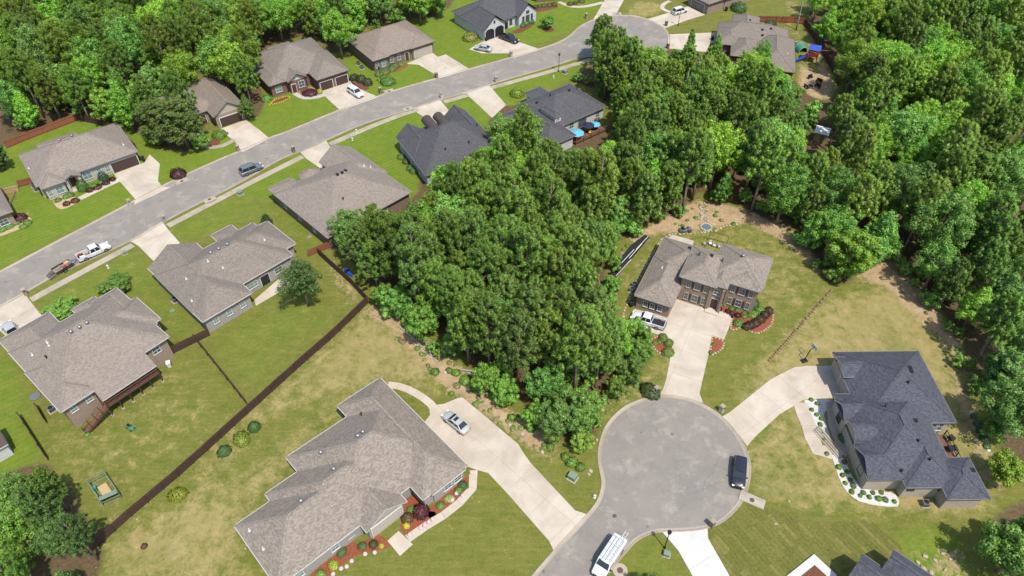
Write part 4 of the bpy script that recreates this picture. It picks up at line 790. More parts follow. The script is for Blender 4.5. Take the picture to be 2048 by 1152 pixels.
def make_leafy(i, h=12., rx=3.2, base=.22, n=150, per=85, leaf=.29, shape='round'):
    rg = np.random.default_rng(300 + i); d = rand_dirs(rg, n, .12); rr = rg.uniform(.35, 1, (n, 1)) ** .6; z0 = h * (base + 1) / 2; hz = h * (1 - base) / 2 - .5
    lob = 1 + .22 * np.sin(3 * np.arctan2(d[:, 1], d[:, 0]) + i) * (1 - d[:, 2] ** 2) + .12 * rg.normal(size=n)
    e = d * rr * lob[:, None]; ex = 1.
    if shape == 'cone': ex = np.clip(1.25 - .55 * (e[:, 2] + 1), .25, 1.2)[:, None]
    cen = np.c_[e[:, :2] * rx * ex, z0 + e[:, 2] * hz]; rad = rg.uniform(.5, .95, n) * (rx / 3.2) ** .6
    V, Fs, Nn = puffs(rg, cen, rad, per, leaf, 'leaf'); cr = mesh_np('crown', V, Fs, Nn, 'leaf')
    limbs = [(max(h * .18, c[2] * .55), tuple(c)) for c in cen[::8]]
    return trunk_mesh(rg, h * .85, .06 + .013 * h, limbs, lean=.03), cr, h, rx
for i in range(7): PROTO['pine', i] = make_pine(i, *[(15, 3.3, .4), (16.5, 3.4, .48), (13.5, 3.1, .36), (15, 3.6, .44), (16.5, 3.2, .5), (12, 2.9, .3), (14.5, 3.4, .4)][i])
for i in range(9): PROTO['leafy', i] = make_leafy(i, *[(12, 3.4, .2), (13.5, 4.0, .3), (10.5, 3.2, .15), (12.5, 3.3, .2), (9.5, 3.8, .2), (14, 3.7, .35), (11, 4.3, .3), (12, 2.6, .15), (10, 3., .1)][i], shape=['round', 'round', 'cone', 'round', 'round', 'round', 'round', 'cone', 'round'][i], leaf=[.29, .26, .3, .24, .32, .27, .3, .26, .36][i])
for i in range(3): PROTO['sapling', i] = make_leafy(20 + i, *[(4.2, 1.6, .06), (5.2, 1.7, .1), (3.2, 1.6, .02)][i], n=32, per=100, leaf=.28)
for i in range(3): PROTO['maple', i] = make_leafy(40 + i, *[(11, 3.4, .12), (9, 3., .1), (7.5, 2.6, .15)][i], n=100, per=120, leaf=.3)
GREEN = {'pine': [(0.172, 0.299, 0.054), (0.154, 0.272, 0.052), (0.190, 0.321, 0.060), (0.162, 0.276, 0.065), (0.208, 0.316, 0.054)], 'leafy': [(0.150, 0.334, 0.039), (0.179, 0.367, 0.043), (0.125, 0.282, 0.046), (0.162, 0.311, 0.065), (0.208, 0.373, 0.049), (0.119, 0.266, 0.052)],
         'lime': [(0.225, 0.378, 0.043), (0.208, 0.367, 0.043)], 'sapling': [(0.141, 0.291, 0.049), (0.169, 0.311, 0.054)], 'maple': [(0.185, 0.396, 0.043)]}
NAMES = {'pine': 'pine_tree', 'leafy': 'broadleaf_tree', 'sapling': 'sapling', 'maple': 'maple_tree'}
def tree(kind, i, x, y, h=None, label='', group=None, col=None, sx=1., name=None, cat='tree', lone=False):
    tr, cr, h0, _ = PROTO[kind, i]; s = (h or h0) / h0
    o = empty(name or NAMES[kind], (x, y, 0), rnd.random() * 6.283, label, cat, group); o.scale = (s * sx, s * sx, s)
    a = link('trunk', tr, o); b = link('crown', cr, o); c = col or rnd.choice(GREEN[kind]); k = rnd.uniform(.88, 1.12); b.scale = (.86, .86, 1) if kind == 'pine' and name is None and not lone else (1, 1, 1); b.color = (c[0] * k, c[1] * k, c[2] * k, 1); return o
# keep-clear ground: streets, drives, houses
CLEAR = [np.array(fe + ne[::-1]), np.array(bl)] + [np.array(GP(d[0])) for d in DRIVES]
for hs in HOUSES:
    for b in hs.blocks: CLEAR.append(np.array([hs.W(b[0] - .6, b[2] - .6), hs.W(b[1] + .6, b[2] - .6), hs.W(b[1] + .6, b[3] + .6), hs.W(b[0] - .6, b[3] + .6)]))
_cx, _cy = np.arange(-220, 220, .5), np.arange(10, 270, .5); _mx, _my = np.meshgrid(_cx, _cy); BLOCKED = np.zeros(_mx.shape, bool)
for c in CLEAR:
    i0, i1 = np.searchsorted(_cx, (c[:, 0].min() - 1, c[:, 0].max() + 1)); j0, j1 = np.searchsorted(_cy, (c[:, 1].min() - 1, c[:, 1].max() + 1))
    if i1 > i0 and j1 > j0: BLOCKED[j0:j1, i0:i1] |= inside(c, _mx[j0:j1, i0:i1], _my[j0:j1, i0:i1])
def free(x, y):
    i, j = int((x + 220) * 2), int((y - 10) * 2); return 0 <= i < BLOCKED.shape[1] and 0 <= j < BLOCKED.shape[0] and not BLOCKED[j, i]
_px, _py = np.meshgrid(np.arange(-80, 2140, 3.), np.arange(-80, 1220, 3.)); RAST = [inside(q, _px, _py) for q in WOOD]
def covered(k, p):
    i, j = int((p[0] + 80) / 3), int((p[1] + 80) / 3); return 0 <= i < _px.shape[1] and 0 <= j < _px.shape[0] and RAST[k][j, i]
def crown_fits(x, y, h, r, k, base=.45):
    return all(covered(k, PX(x + dx * r * .9, y, h * dz)) for dx, dz in ((0, .97), (-1, .6), (1, .6), (-.85, .8), (.85, .8), (0, base)))
HOLES = [(1645, 270, 22), (1165, 258, 26), (1630, 125, 34), (1640, 165, 34), (698, 545, 22), (1592, 50, 20), (1662, 140, 22), (90, 262, 40), (40, 280, 30), (140, 245, 30), (1480, 455, 20), (800, 650, 22), (850, 700, 22), (905, 745, 22)]
def in_hole(a, b, rp): return any((a - x) ** 2 + (b - y) ** 2 < (r + rp * .75) ** 2 for x, y, r in HOLES)
SP = np.zeros((6000, 3)); NSP = 0
def crowded(x, y, f): 
    q = SP[:NSP]; return bool(NSP) and bool((((q[:, 0] - x) ** 2 + (q[:, 1] - y) ** 2) < f(q[:, 2]) ** 2).any())
def occupy(x, y, s):
    global NSP
    SP[NSP] = (x, y, s); NSP += 1
def plant(k, bounds, n_try, pick, seed):
    rr = random.Random(seed); out = []
    for _ in range(n_try):
        px_, py_ = rr.uniform(bounds[0], bounds[2]), rr.uniform(bounds[1], bounds[3]); t = pick(px_, py_, rr); kind, i, h, r, sp = t; x, y = G(px_, py_, h * .75); r = PROTO[kind, i][3] * h / PROTO[kind, i][2]; bp = PX(x, y, 0)
        if not covered(k, (bp[0], bp[1] - 10)) or in_hole(px_, py_, r * 1450 / (CAM_H * 1.1)): continue
        if not free(x, y) or crowded(x, y, lambda s: (sp + s) / 2) or not crown_fits(x, y, h, r, k, .2 if kind != 'pine' else .42): continue
        occupy(x, y, sp); out.append((kind, i, h, x, y, px_, py_))
    return out
def pick_main(px_, py_, rr):
    if px_ > 1990 and py_ > 900: return ('leafy', rr.randrange(9), rr.uniform(8, 12), 3., 4.4)
    far_right = px_ > 1560 or (px_ > 1420 and py_ < 380)
    pine = .76 if (px_ < 1250 and py_ > 330) else (.5 if px_ > 1780 and py_ > 330 else .27)
    if 1150 < px_ < 1420 and py_ < 330: pine = .5
    if rr.random() < pine:
        i = rr.randrange(7); h = PROTO['pine', i][2] * rr.uniform(.78, 1.18); return ('pine', i, h, 2.5, 2.9 if not far_right else 4.1)
    i = rr.randrange(9); h = PROTO['leafy', i][2] * rr.uniform(.65, 1.2); return ('leafy', i, h, 2.9, 4.3 if not far_right else 5.)
MARKS = [(690, 440, 'beside the turret house'), (760, 560, 'above the corner of long dark fence'), (880, 640, 'over the bare bank of central wood'), (1010, 760, 'above the silver sedan drive'), (1150, 830, 'beside the lower cul-de-sac kerb'), (1250, 690, 'beside the white crew-cab pickup'), (1180, 560, 'beside the black garden strip'), (1000, 520, 'in the middle of central wood'), (870, 480, 'in the fence side half of central wood'), (900, 370, 'behind the barrel dormer house'), (1060, 390, 'behind the charcoal-roofed pair of houses'), (1190, 320, 'below the parasol deck'), (1250, 430, 'between parasol deck and two-storey house'), (1230, 190, 'below the upper cul-de-sac street'), (1300, 140, 'at the rim of upper cul-de-sac'), (1420, 180, 'in front of playground house drive'), (1340, 300, 'in the strip below the upper cul-de-sac'), (1450, 340, 'above the pond of two-storey house'), (1540, 250, 'in front of playground house roof'), (1600, 400, 'behind the lawn of two-storey house'), (1645, 290, 'around the white-roofed shed'), (1720, 130, 'along the curved playground fence'), (1760, 300, 'in the wood below playground fence'), (1750, 450, 'above the shady lawn corner'), (1880, 60, 'at the far edge of the east wood'), (2000, 150, 'at the upper corner of the east wood'), (1900, 260, 'in the middle of the east wood'), (1900, 430, 'above the shaded gap in east wood'), (2010, 400, 'at the outer side of east wood'), (1900, 580, 'over the bare ground near charcoal roof'), (2000, 640, 'above the charcoal-roofed house'), (2010, 800, 'beside the charcoal-roofed house gravel strip'), (2020, 920, 'beside the charcoal-roofed house deck'),
         (60, 60, 'in the far pine corner'), (200, 60, 'behind the forked dead tree'), (60, 180, 'behind the reddish plank fence'), (200, 190, 'behind the cream brick house'), (330, 120, 'above the gabled house wood'), (330, 230, 'beside the gabled house'), (450, 60, 'in the lime wood above gabled house'), (500, 130, 'between gabled and red brick houses'), (620, 40, 'behind the red brick house'), (760, 20, 'behind the brown brick house'), (880, 5, 'behind the white brick house')]
def where(a, b): return min(MARKS, key=lambda m: (m[0] - a) ** 2 + (m[1] - b) ** 2)[2]
def grow(kind, i, h, x, y, px_, py_, col=None, place=None):
    pl = place or where(px_, py_); c = col or rnd.choice(GREEN[kind]); tone = 'lime green ' if c in GREEN['lime'] else 'pale ' if c[0] > .183 else 'deep green ' if c[1] < .284 else ''
    size = ('towering ' if h > 16 else 'tall ' if h > 13.5 else 'short ') if kind == 'pine' else ('towering ' if h > 13 else 'mid-height ' if h > 10 else 'low ')
    tree(kind, i, x, y, h, size + tone + ('pine' if kind == 'pine' else 'broadleaf tree') + ' ' + pl, ('pines ' if kind == 'pine' else 'broadleaf trees ') + pl, c)
LONES = [('leafy', 1, 617, 612, 9.8, 'lone round tree casting its shade on fenced back lawn', (0.090, 0.173, 0.043), 1.12, None, 4), ('maple', 1, 238, 580, 2.9, 'round leafy tree behind the deck house roof, nearer the utility box', (0.113, 0.205, 0.038), 2.5, None, 3), ('maple', 2, 130, 632, 2.7, 'round leafy tree beside deck house driveway', (0.125, 0.225, 0.038), 2.6, None, 3),
  ('maple', 0, 1686, 556, 10.5, 'large bright green tree at the lawn corner of two-storey house', (0.169, 0.332, 0.038), 1.2, None, 7), ('maple', 2, 1992, 960, 5.5, 'bright lime tree behind the charcoal-roofed house deck', (0.215, 0.361, 0.042), 1.1, None, 4), ('maple', 2, 1095, 58, 3.8, 'round lawn tree in mulch ring by the white house', (0.136, 0.273, 0.038), 1.25, None, 3),
  ('leafy', 4, 1036, 322, 10, 'large dark rounded oak between the two charcoal-roofed houses', (0.119, 0.210, 0.042), 1.35, 'oak_tree', 9), ('leafy', 0, 706, 505, 9.5, 'broad oak overhanging the tan turret house', (0.113, 0.215, 0.046), 1.2, 'oak_tree', 7), ('leafy', 2, 500, 240, 6.2, 'rounded tree beside the gabled house driveway', (0.113, 0.215, 0.038), 1.05, None, 4), ('pine', 2, 538, 458, 3.4, 'dark conical evergreen by the patio house roof', (0.068, 0.117, 0.038), 1.3, None, 2),
  ('pine', 1, 1200, 134, 13.5, 'tall pine standing clear in front of upper cul-de-sac', (0.157, 0.245, 0.051), 1.05, None, 4), ('maple', 1, 1162, 898, 4.2, 'big-leaved bright tree by the kerb of lower cul-de-sac', (0.184, 0.290, 0.048), 1.2, None, 4), ('leafy', 3, 1290, 1190, 5, 'dark tree crown rising at the lower picture edge beside lamp', (0.091, 0.156, 0.038), 1., None, 3),
  ('pine', 5, 378, 296, 11.5, 'dark spreading pine in front of the gabled house', (0.136, 0.195, 0.054), 1.7, None, 6), ('pine', 5, 338, 288, 10.5, 'dark spreading pine between cream brick house and gabled house', (0.136, 0.195, 0.054), 1.6, None, 5), ('maple', 2, 318, 292, 5, 'low dense green tree over fence beside cream brick house', (0.125, 0.235, 0.042), 1.2, None, 3), ('maple', 2, 405, 300, 4, 'low dense green tree before gabled house wall', (0.125, 0.235, 0.042), 1.2, None, 3), ('leafy', 8, 8, 340, 6.5, 'dark round tree at picture edge beside cream brick house', (0.091, 0.166, 0.042), 1., None, 3),
  ('leafy', 7, 1428, 125, 8, 'narrow pointed tree before the playground house drive', (0.136, 0.264, 0.042), .75, None, 3), ('leafy', 7, 1375, 118, 8.5, 'narrow pointed tree at rim of the upper cul-de-sac', (0.125, 0.245, 0.042), .75, None, 3), ('leafy', 3, 1515, 150, 9, 'rounded tree covering playground house roof corner', (0.136, 0.273, 0.042), .9, None, 4)]
occupy(*G(1645, 262, 2.2), 3.)
LONES += [('maple', 1, a, b, h, lab, c, 1.1, None, sp) for a, b, h, lab, c, sp in ((1104, 872, 6.5, 'dark rounded tree at lower tip of central wood', (0.102, 0.189, 0.038), 4), (1152, 868, 7, 'dark rounded tree beside kerb at tip of central wood', (0.102, 0.194, 0.038), 4), (1126, 846, 8, 'dark rounded tree behind the two at wood tip', (0.108, 0.200, 0.038), 4), (1170, 838, 6.5, 'mid green tree facing lower cul-de-sac', (0.120, 0.221, 0.038), 4), (1072, 850, 5, 'leafy low tree above concrete drive bend', (0.144, 0.273, 0.038), 3),
  (848, 676, 7.5, 'bright leafy tree with low crown over bare bank', (0.138, 0.284, 0.043), 4), (800, 632, 7, 'blue-green leafy tree above bare bank', (0.120, 0.252, 0.047), 4), (768, 612, 5, 'low leafy tree by long fence corner', (0.144, 0.284, 0.043), 3), (905, 712, 5, 'low deep green tree beside fallen logs', (0.120, 0.231, 0.047), 3), (972, 782, 5.5, 'bright leafy tree above the sedan', (0.144, 0.294, 0.043), 3), (1012, 806, 5.5, 'bright leafy tree beside twin pine trunks', (0.150, 0.294, 0.043), 3), (1255, 762, 5.5, 'dark rounded tree beside mailbox bush at wood corner', (0.108, 0.200, 0.038), 4), (1275, 728, 5.5, 'rounded tree nearest the crew-cab pickup drive', (0.120, 0.231, 0.038), 4), (1230, 792, 4, 'low rounded tree above head of lower cul-de-sac', (0.120, 0.210, 0.038), 3))]
for L in LONES: occupy(*G(L[2], L[3]), L[9])
for kind, i, h, x, y, px_, py_ in plant(0, (640, -60, 2110, 960), 40000, pick_main, 11): grow(kind, i, h, x, y, px_, py_, rnd.choice([(.112, .225, .052), (.122, .24, .05), (.132, .25, .046)]) if px_ > 1780 and py_ > 330 and rnd.random() < .7 else rnd.choice(GREEN['lime']) if kind == 'leafy' and rnd.random() < .1 else None)
def pick_nw(px_, py_, rr):
    pine = .75 if px_ < 260 and py_ < 140 else (.45 if px_ < 420 else .15)
    if 250 < px_ < 420 and 140 < py_ < 290: pine = .7
    if rr.random() < pine: i = rr.randrange(7); return ('pine', i, PROTO['pine', i][2] * rr.uniform(.9, 1.15), 2.5, 4.4)
    i = rr.randrange(9); return ('leafy', i, PROTO['leafy', i][2] * rr.uniform(.85, 1.2), 3., 4.9)
for kind, i, h, x, y, px_, py_ in plant(1, (-60, -60, 940, 320), 12000, pick_nw, 12): grow(kind, i, h, x, y, px_, py_, rnd.choice(GREEN['lime']) if kind == 'leafy' and (250 < px_ < 560 and rnd.random() < .3) else None)
for kind, i, h, x, y, px_, py_ in plant(2, (-60, 900, 220, 1200), 2500, lambda a, b, rr: (('pine', rr.randrange(7), rr.uniform(9, 12), 2.2, 3.4) if rr.random() < .55 else ('leafy', rr.randrange(9), rr.uniform(6, 9), 2.4, 3.6)), 13): grow(kind, i, h, x, y, px_, py_, rnd.choice([(.12, .215, .05), (.13, .23, .045), (.105, .2, .052), (.15, .28, .045)]), 'at the end of long dark fence')
for kind, i, h, x, y, px_, py_ in plant(3, (1930, 960, 2110, 1200), 1200, lambda a, b, rr: ('leafy', rr.randrange(9), rr.uniform(8, 11), 2.6, 3.6), 14): grow(kind, i, h, x, y, px_, py_, rnd.choice([(.11, .23, .05), (.122, .24, .048)]), 'in the corner beyond the sod lawn')
# undergrowth along the edges of the woods
EDGE = [(750, 612), (790, 640), (835, 668), (880, 712), (915, 745), (962, 770), (1000, 800), (1040, 822), (1070, 850), (1095, 872), (1120, 890), (1150, 905), (1175, 900), (1192, 860), (1215, 800), (1255, 765), (1290, 735), (1275, 690), (1235, 655), (1215, 620), (1220, 560), (1240, 500), (1275, 465), (1335, 440), (1380, 425), (1460, 408), (1520, 425), (1570, 440), (1605, 470), (1630, 520), (1655, 565), (1700, 560), (1745, 520), (1790, 520), (1850, 590), (1890, 650), (1915, 700), (1930, 760), (1965, 830), (2000, 900), (660, 470), (700, 510), (1160, 165), (1215, 200), (1250, 235), (30, 270), (90, 245), (150, 225), (250, 245), (700, 85), (745, 62), (850, 40), (890, 20)]
rr = random.Random(5)
for (a, b), (c, d) in zip(EDGE, EDGE[1:]):
    if abs(a - c) + abs(b - d) > 160: continue
    for k in range(1 if a < 1200 and b > 590 else 3):
        t = rr.random(); px_, py_ = a + (c - a) * t + rr.uniform(-14, 10), b + (d - b) * t + rr.uniform(-14, 4); x, y = G(px_, py_)
        if not free(x, y) or crowded(x, y, lambda s: 1.25): continue
        occupy(x, y, 1.4); tree('sapling', rr.randrange(3), x, y, rr.uniform(1.4, 4.2), 'low leafy sapling at the wood edge ' + where(px_, py_), 'undergrowth saplings along the wood edges', cat='sapling')
for _ in range(1500):
    px_, py_ = rr.uniform(640, 2040), rr.uniform(60, 900)
    if not covered(0, (px_, py_)): continue
    x, y = G(px_, py_)
    if not free(x, y) or crowded(x, y, lambda s: s * .5 + .8): continue
    h = rr.uniform(2.5, 5.5); q_ = PX(x, y, h * .6)
    if in_hole(q_[0], q_[1], 4): continue
    if not covered(0, PX(x, y, h)): continue
    occupy(x, y, 1.6); tree('sapling', rr.randrange(3), x, y, h, 'young understory tree ' + where(px_, py_), 'understory trees in the woods', cat='sapling')
# single trees
for kind, i, a, b, h, lab, col, sx, nm, sp in LONES: x, y = G(a, b); tree(kind, i, x, y, h, lab, None, col, sx, nm, lone=True)
def snag(px_, py_, h, label, sd):
    x, y = G(px_, py_); rg = np.random.default_rng(sd); limbs = [(h * t, tuple(np.r_[rg.normal(size=2) * h * .14, h * t + h * .14])) for t in (.45, .55, .65, .72, .8, .88)]
    o = empty('dead_tree', (x, y, 0), 0, label, 'dead tree'); link('trunk', trunk_mesh(rg, h, .16, limbs, 'pale_bark', .04), o)
snag(1358, 265, 15, 'bare grey dead trunk standing in the strip wood', 1); snag(90, 190, 13, 'pale dead tree with forked bare limbs in far wood', 2); snag(1200, 640, 8, 'grey leafless tree at the edge of central wood', 3); snag(20, 235, 9, 'broken pale snag above the wooden fence', 4); snag(1592, 60, 12, 'leaning bare trunk behind the fence corner', 5)
# ------------------------------------------------------------------ fences
def fence(name, pts, h, mat, label, post='dark_wood', zoff=0., step=2.4, pick=.14, rail_side=1, cap=False, group=None):
    p = resample(GP(pts), step); x0, y0 = p[0]; root = empty(name, (x0, y0, 0), 0, label, 'fence', group)
    cache = {}
    for i in range(len(p) - 1):
        a, b = p[i] - p[0], p[i + 1] - p[0]; d = b - a; L_ = float(np.hypot(*d)); ang = math.atan2(d[1], d[0]); hh = h + rnd.uniform(-.03, .03); m = MB(); n = max(1, int(L_ / pick))
        for k in range(n): m.box(((k + .5) * L_ / n, .03 + .004 * (k % 2), hh / 2), (L_ / n - .012, .022, hh + rnd.uniform(-.03, .02)))
        for z in (.35, hh - .3): m.box((L_ / 2, -.02 * rail_side - .005, z), (L_, .05, .09))
        if cap: m.box((L_ / 2, 0, hh + .03), (L_, .16, .04))
        m.build('fence_panel', mat, root, loc=(a[0], a[1], 0), rz=ang)
        q = MB(); q.box((0, -.07, (h + .06) / 2), (.1, .1, h + .06)); q.build('post', post, root, loc=(a[0], a[1], 0), rz=ang)
    return root
fence('wooden_fence', [(198, 1093), (207, 1084), (256, 1039), (312, 992), (364, 948), (416, 901), (466, 855), (520, 806), (616, 719), (670, 672), (737, 606)], 1.8, 'dark_wood', 'long dark brown board fence dividing the back lawns')
fence('wooden_fence', [(737, 606), (700, 566), (665, 535), (637, 509)], 1.8, 'dark_wood', 'brown fence running down from oak to corner of back lawn', 'red_wood')
fence('wooden_fence', [(618, 514), (640, 506), (663, 495)], 1.7, 'red_wood', 'short reddish fence between patio house and oak', 'red_wood', rail_side=-1)
fence('wooden_fence', [(344, 709), (382, 690), (421, 671)], 1.7, 'dark_wood', 'dark gated fence joining deck house and patio house')
fence('wooden_fence', [(391, 680), (425, 722), (460, 766), (496, 812)], 1.5, 'dark_wood', 'thin fence line between the two back lawns', 'dark_wood', step=2.)
fence('wooden_fence', [(43, 836), (60, 862), (80, 893), (98, 922)], 1.6, 'dark_wood', 'dark fence running down from deck house corner to pines')
fence('wooden_fence', [(78, 818), (86, 832), (95, 848)], 1.6, 'dark_wood', 'short dark fence screening air conditioner of deck house')
fence('wooden_fence', [(14, 297), (60, 278), (110, 259), (157, 241)], 1.8, 'red_wood', 'reddish plank fence behind the cream brick house', 'red_wood', rail_side=1)
fence('wooden_fence', [(157, 241), (200, 250), (235, 262), (275, 300)], 1.6, 'dark_wood', 'dark fence hidden under pines beside the cream brick house', 'dark_wood')
fence('wooden_fence', [(1514, 44), (1550, 45), (1590, 46), (1608, 49)], 1.8, 'red_wood', 'orange-red fence behind the playground house', 'red_wood')
fence('wooden_fence', [(1608, 49), (1626, 76), (1645, 108), (1662, 138), (1676, 170)], 1.8, 'dark_wood', 'brown fence curving along wood beyond the playground', 'red_wood')
fence('wooden_fence', [(30, 440), (18, 420), (28, 395), (40, 372)], .9, 'raw_wood', 'low pale fence beside the cream brick house', 'raw_wood')
fence('wooden_fence', [(40, 374), (55, 371), (70, 367)], 1.6, 'red_wood', 'short brown gate panel at cream brick house corner', 'red_wood')
fence('wooden_fence', [(5, 392), (22, 388), (40, 384)], 1.7, 'raw_wood', 'short new yellow fence panel between two front lawns', 'raw_wood')
fence('deck_railing', [(745, 445), (762, 437), (775, 430)], 1.1, 'red_wood', 'red-brown deck railing behind the turret house', 'red_wood')
# ------------------------------------------------------------------ planting beds
def mulch(name, c, c2):
    n = N(name); p = pos(n); f = n.noise(p, 6, 5, .75); g_ = n.noise(p, 22, 3); n.col(n.mix(n.ramp(f, .3, .7), c, c2)); n.rough(.97, .1); n.bump(g_, .9, .06)
mulch('mulch_red', A(132, 72, 54), A(182, 110, 82)); mulch('mulch_brown', A(104, 66, 48), A(146, 100, 76)); mulch('gravel_white', A(206, 204, 198), A(250, 248, 242)); mulch('gravel_tan', A(186, 160, 124), A(224, 202, 164)); mulch('black_sheet', A(44, 46, 50), A(62, 64, 68))
def bed(name, pts, mat, edge=None, z=.05):
    poly = smooth_line(GP(pts) + [G(*pts[0])], 1)[:-1]; o = sheet(name, poly, z, mat, .1)
    if edge:
        p = resample(poly + [poly[0]], .55)
        for i, (x, y) in enumerate(p[:-1]): stone(x, y, rnd.uniform(.2, .3), .14, edge, o)
    return o
STONES = []
for i in range(5):
    rg = random.Random(i); bm = bmesh.new(); bmesh.ops.create_icosphere(bm, subdivisions=1, radius=1)
    for v in bm.verts: v.co *= rg.uniform(.72, 1.12)
    me = bpy.data.meshes.new('stone'); bm.to_mesh(me); bm.free(); STONES.append(me)
def stone(x, y, r, h, mat, parent=None, name='stone', z=.03):
    me = STONES[rnd.randrange(5)]; key = (me.name, mat)
    if key not in STCACHE: c = me.copy(); c.materials.append(M_[mat]); STCACHE[key] = c
    o = link(name, STCACHE[key], parent, (x, y, z)); o.scale = (r, r * rnd.uniform(.7, 1), h); o.rotation_euler[2] = rnd.random() * 6.28; return o
STCACHE = {}
bed('mulch_bed', [(812, 997), (822, 985), (846, 1008), (852, 1022), (874, 1024), (868, 1038), (840, 1056), (818, 1072), (798, 1058), (806, 1030)], 'mulch_red')
bed('mulch_bed', [(852, 1020), (872, 1006), (930, 952), (940, 958), (938, 982), (905, 1010), (868, 1036), (856, 1036)], 'mulch_red')
bed('mulch_bed', [(640, 1132), (662, 1116), (706, 1080), (715, 1090), (760, 1066), (776, 1084), (782, 1096), (735, 1104), (708, 1112), (680, 1132), (650, 1158), (628, 1170), (618, 1152)], 'mulch_red')
bed('mulch_bed', [(1432, 619), (1446, 607), (1500, 612), (1520, 622), (1530, 632), (1546, 622), (1546, 645), (1532, 660), (1512, 668), (1496, 660), (1486, 650), (1470, 661), (1459, 656), (1467, 634)], 'mulch_red', 'rock')
bed('mulch_bed', [(1425, 673), (1449, 682), (1444, 700), (1419, 712)], 'mulch_red', 'rock'); bed('mulch_bed', [(1304, 678), (1320, 672), (1338, 678), (1343, 690), (1337, 712), (1318, 707), (1306, 694)], 'mulch_red', 'rock')
bed('gravel_bed', [(1608, 801), (1670, 797), (1664, 822), (1646, 822), (1652, 850), (1664, 884), (1660, 892), (1650, 884), (1640, 862), (1626, 840), (1613, 818)], 'gravel_white'); bed('gravel_bed', [(1661, 909), (1668, 925), (1679, 961), (1697, 989), (1725, 1007), (1793, 1016), (1800, 1004), (1788, 986), (1763, 983), (1727, 978), (1717, 968), (1704, 955), (1692, 925), (1682, 912)], 'gravel_white')
bed('gravel_bed', [(1942, 828), (1950, 826), (1962, 850), (1980, 895), (1982, 904), (1974, 904), (1958, 864)], 'gravel_white'); sheet('porch_floor', GP([(1652, 806), (1672, 800), (1690, 848), (1704, 905), (1690, 915), (1668, 884), (1656, 850)]), .16, 'concrete_walk', .2)
bed('gravel_bed', [(106, 402), (125, 390), (160, 397), (155, 406), (126, 420), (112, 415)], 'gravel_tan'); bed('gravel_bed', [(158, 396), (180, 382), (226, 358), (232, 362), (164, 398)], 'gravel_tan'); bed('gravel_bed', [(-8, 452), (30, 438), (60, 432), (66, 448), (30, 462), (-8, 476)], 'gravel_tan')
bed('mulch_bed', [(786, 132), (812, 124), (818, 133), (792, 143), (770, 150), (760, 150)], 'mulch_red'); bed('mulch_bed', [(1022, 64), (1062, 46), (1072, 48), (1036, 69)], 'mulch_brown'); bed('mulch_bed', [(1066, 26), (1072, 14), (1116, 10), (1116, 16), (1092, 22)], 'mulch_brown', 'rock_brown')
bed('mulch_bed', [(598, 186), (604, 172), (634, 178), (640, 188), (620, 196)], 'mulch_brown', 'rock'); bed('mulch_bed', [(540, 210), (548, 200), (575, 192), (582, 196), (560, 205)], 'mulch_brown', 'yellow_paint'); bed('mulch_bed', [(700, 162), (722, 166), (742, 176), (728, 182), (708, 172)], 'mulch_brown')
bed('mulch_bed', [(1082, 58), (1096, 66), (1112, 60), (1098, 52)], 'mulch_brown'); bed('mulch_bed', [(400, 285), (420, 296), (440, 290), (440, 275)], 'mulch_brown')
# ------------------------------------------------------------------ shrubs
def make_shrub(i, r=1., hh=.9, per=900, leaf=.16):
    rg = np.random.default_rng(700 + i); n = per; d = rand_dirs(rg, n, .3); d[:, 2] = np.abs(d[:, 2]) * 1.0 - .08; d = unit(d); bumpy = 1 + .1 * np.sin(7 * d[:, 0] + i) * np.cos(6 * d[:, 1]); q = d * (bumpy * rg.uniform(.86, 1.06, n))[:, None] * np.array([r, r, hh])
    q[:, 2] += .04
    nn = unit(d + .4 * rg.normal(size=(n, 3))); u = unit(np.cross(nn, rg.normal(size=(n, 3)))); v = np.cross(nn, u); s = leaf * rg.uniform(.7, 1.3, (n, 1)); P_ = np.stack([q - u * s * .5, q + v * s * .4, q + u * s * .5, q - v * s * .4], 1); fn = np.cross(P_[:, 1] - P_[:, 0], P_[:, 2] - P_[:, 0]); fl = (fn * d).sum(1) < 0; P_[fl] = P_[fl][:, ::-1]
    return mesh_np('foliage', P_.reshape(-1, 3), np.arange(n * 4).reshape(-1, 4), unit(np.repeat(d + .4 * nn, 4, 0)), 'leaf')
SHRUB = [make_shrub(i) for i in range(4)]; SPIKY = [make_shrub(10 + i, 1., 1.1, 420, .34) for i in range(2)]
rg_ = np.random.default_rng(3); twig = trunk_mesh(rg_, .7, .07, [(.2, (.4, .2, .6)), (.2, (-.4, .1, .6)), (.25, (.1, -.45, .6))])
def shrub(px_, py_, r, label, col, group=None, hk=1., name='round_shrub', spiky=False, cat='shrub'):
    x, y = G(px_, py_); o = empty(name, (x, y, 0), rnd.random() * 6.28, label, cat, group); o.scale = (r * rnd.uniform(.85, 1.15), r * rnd.uniform(.85, 1.15), r * hk * rnd.uniform(.85, 1.1)); f = link('foliage', rnd.choice(SPIKY if spiky else SHRUB), o); k = rnd.uniform(.9, 1.1); f.color = tuple(c * k for c in col) + (1,); link('stem', twig, o); return o
CG, CD, CL, CM, CY = (.12, .25, .05), (.06, .14, .045), (.28, .38, .05), (.085, .025, .035), (.45, .45, .06)
def shrubs(px_list, r, label, col, group, **k):
    for q in px_list: shrub(q[0], q[1], r * rnd.uniform(.88, 1.12), label, col, group, **k)
shrub(449, 904, 1.05, 'dark green ball shrub at the lower end of fence lawn row', CD); shrub(484, 880, 1.3, 'large lime green ball shrub between two dark ones beside fence', (.16, .22, .03)); shrub(509, 856, 1.05, 'dark green ball shrub at upper end of fence lawn row', CD); shrub(356, 991, 1.2, 'lime yellow ball shrub alone beside long dark fence', (.2, .25, .035))
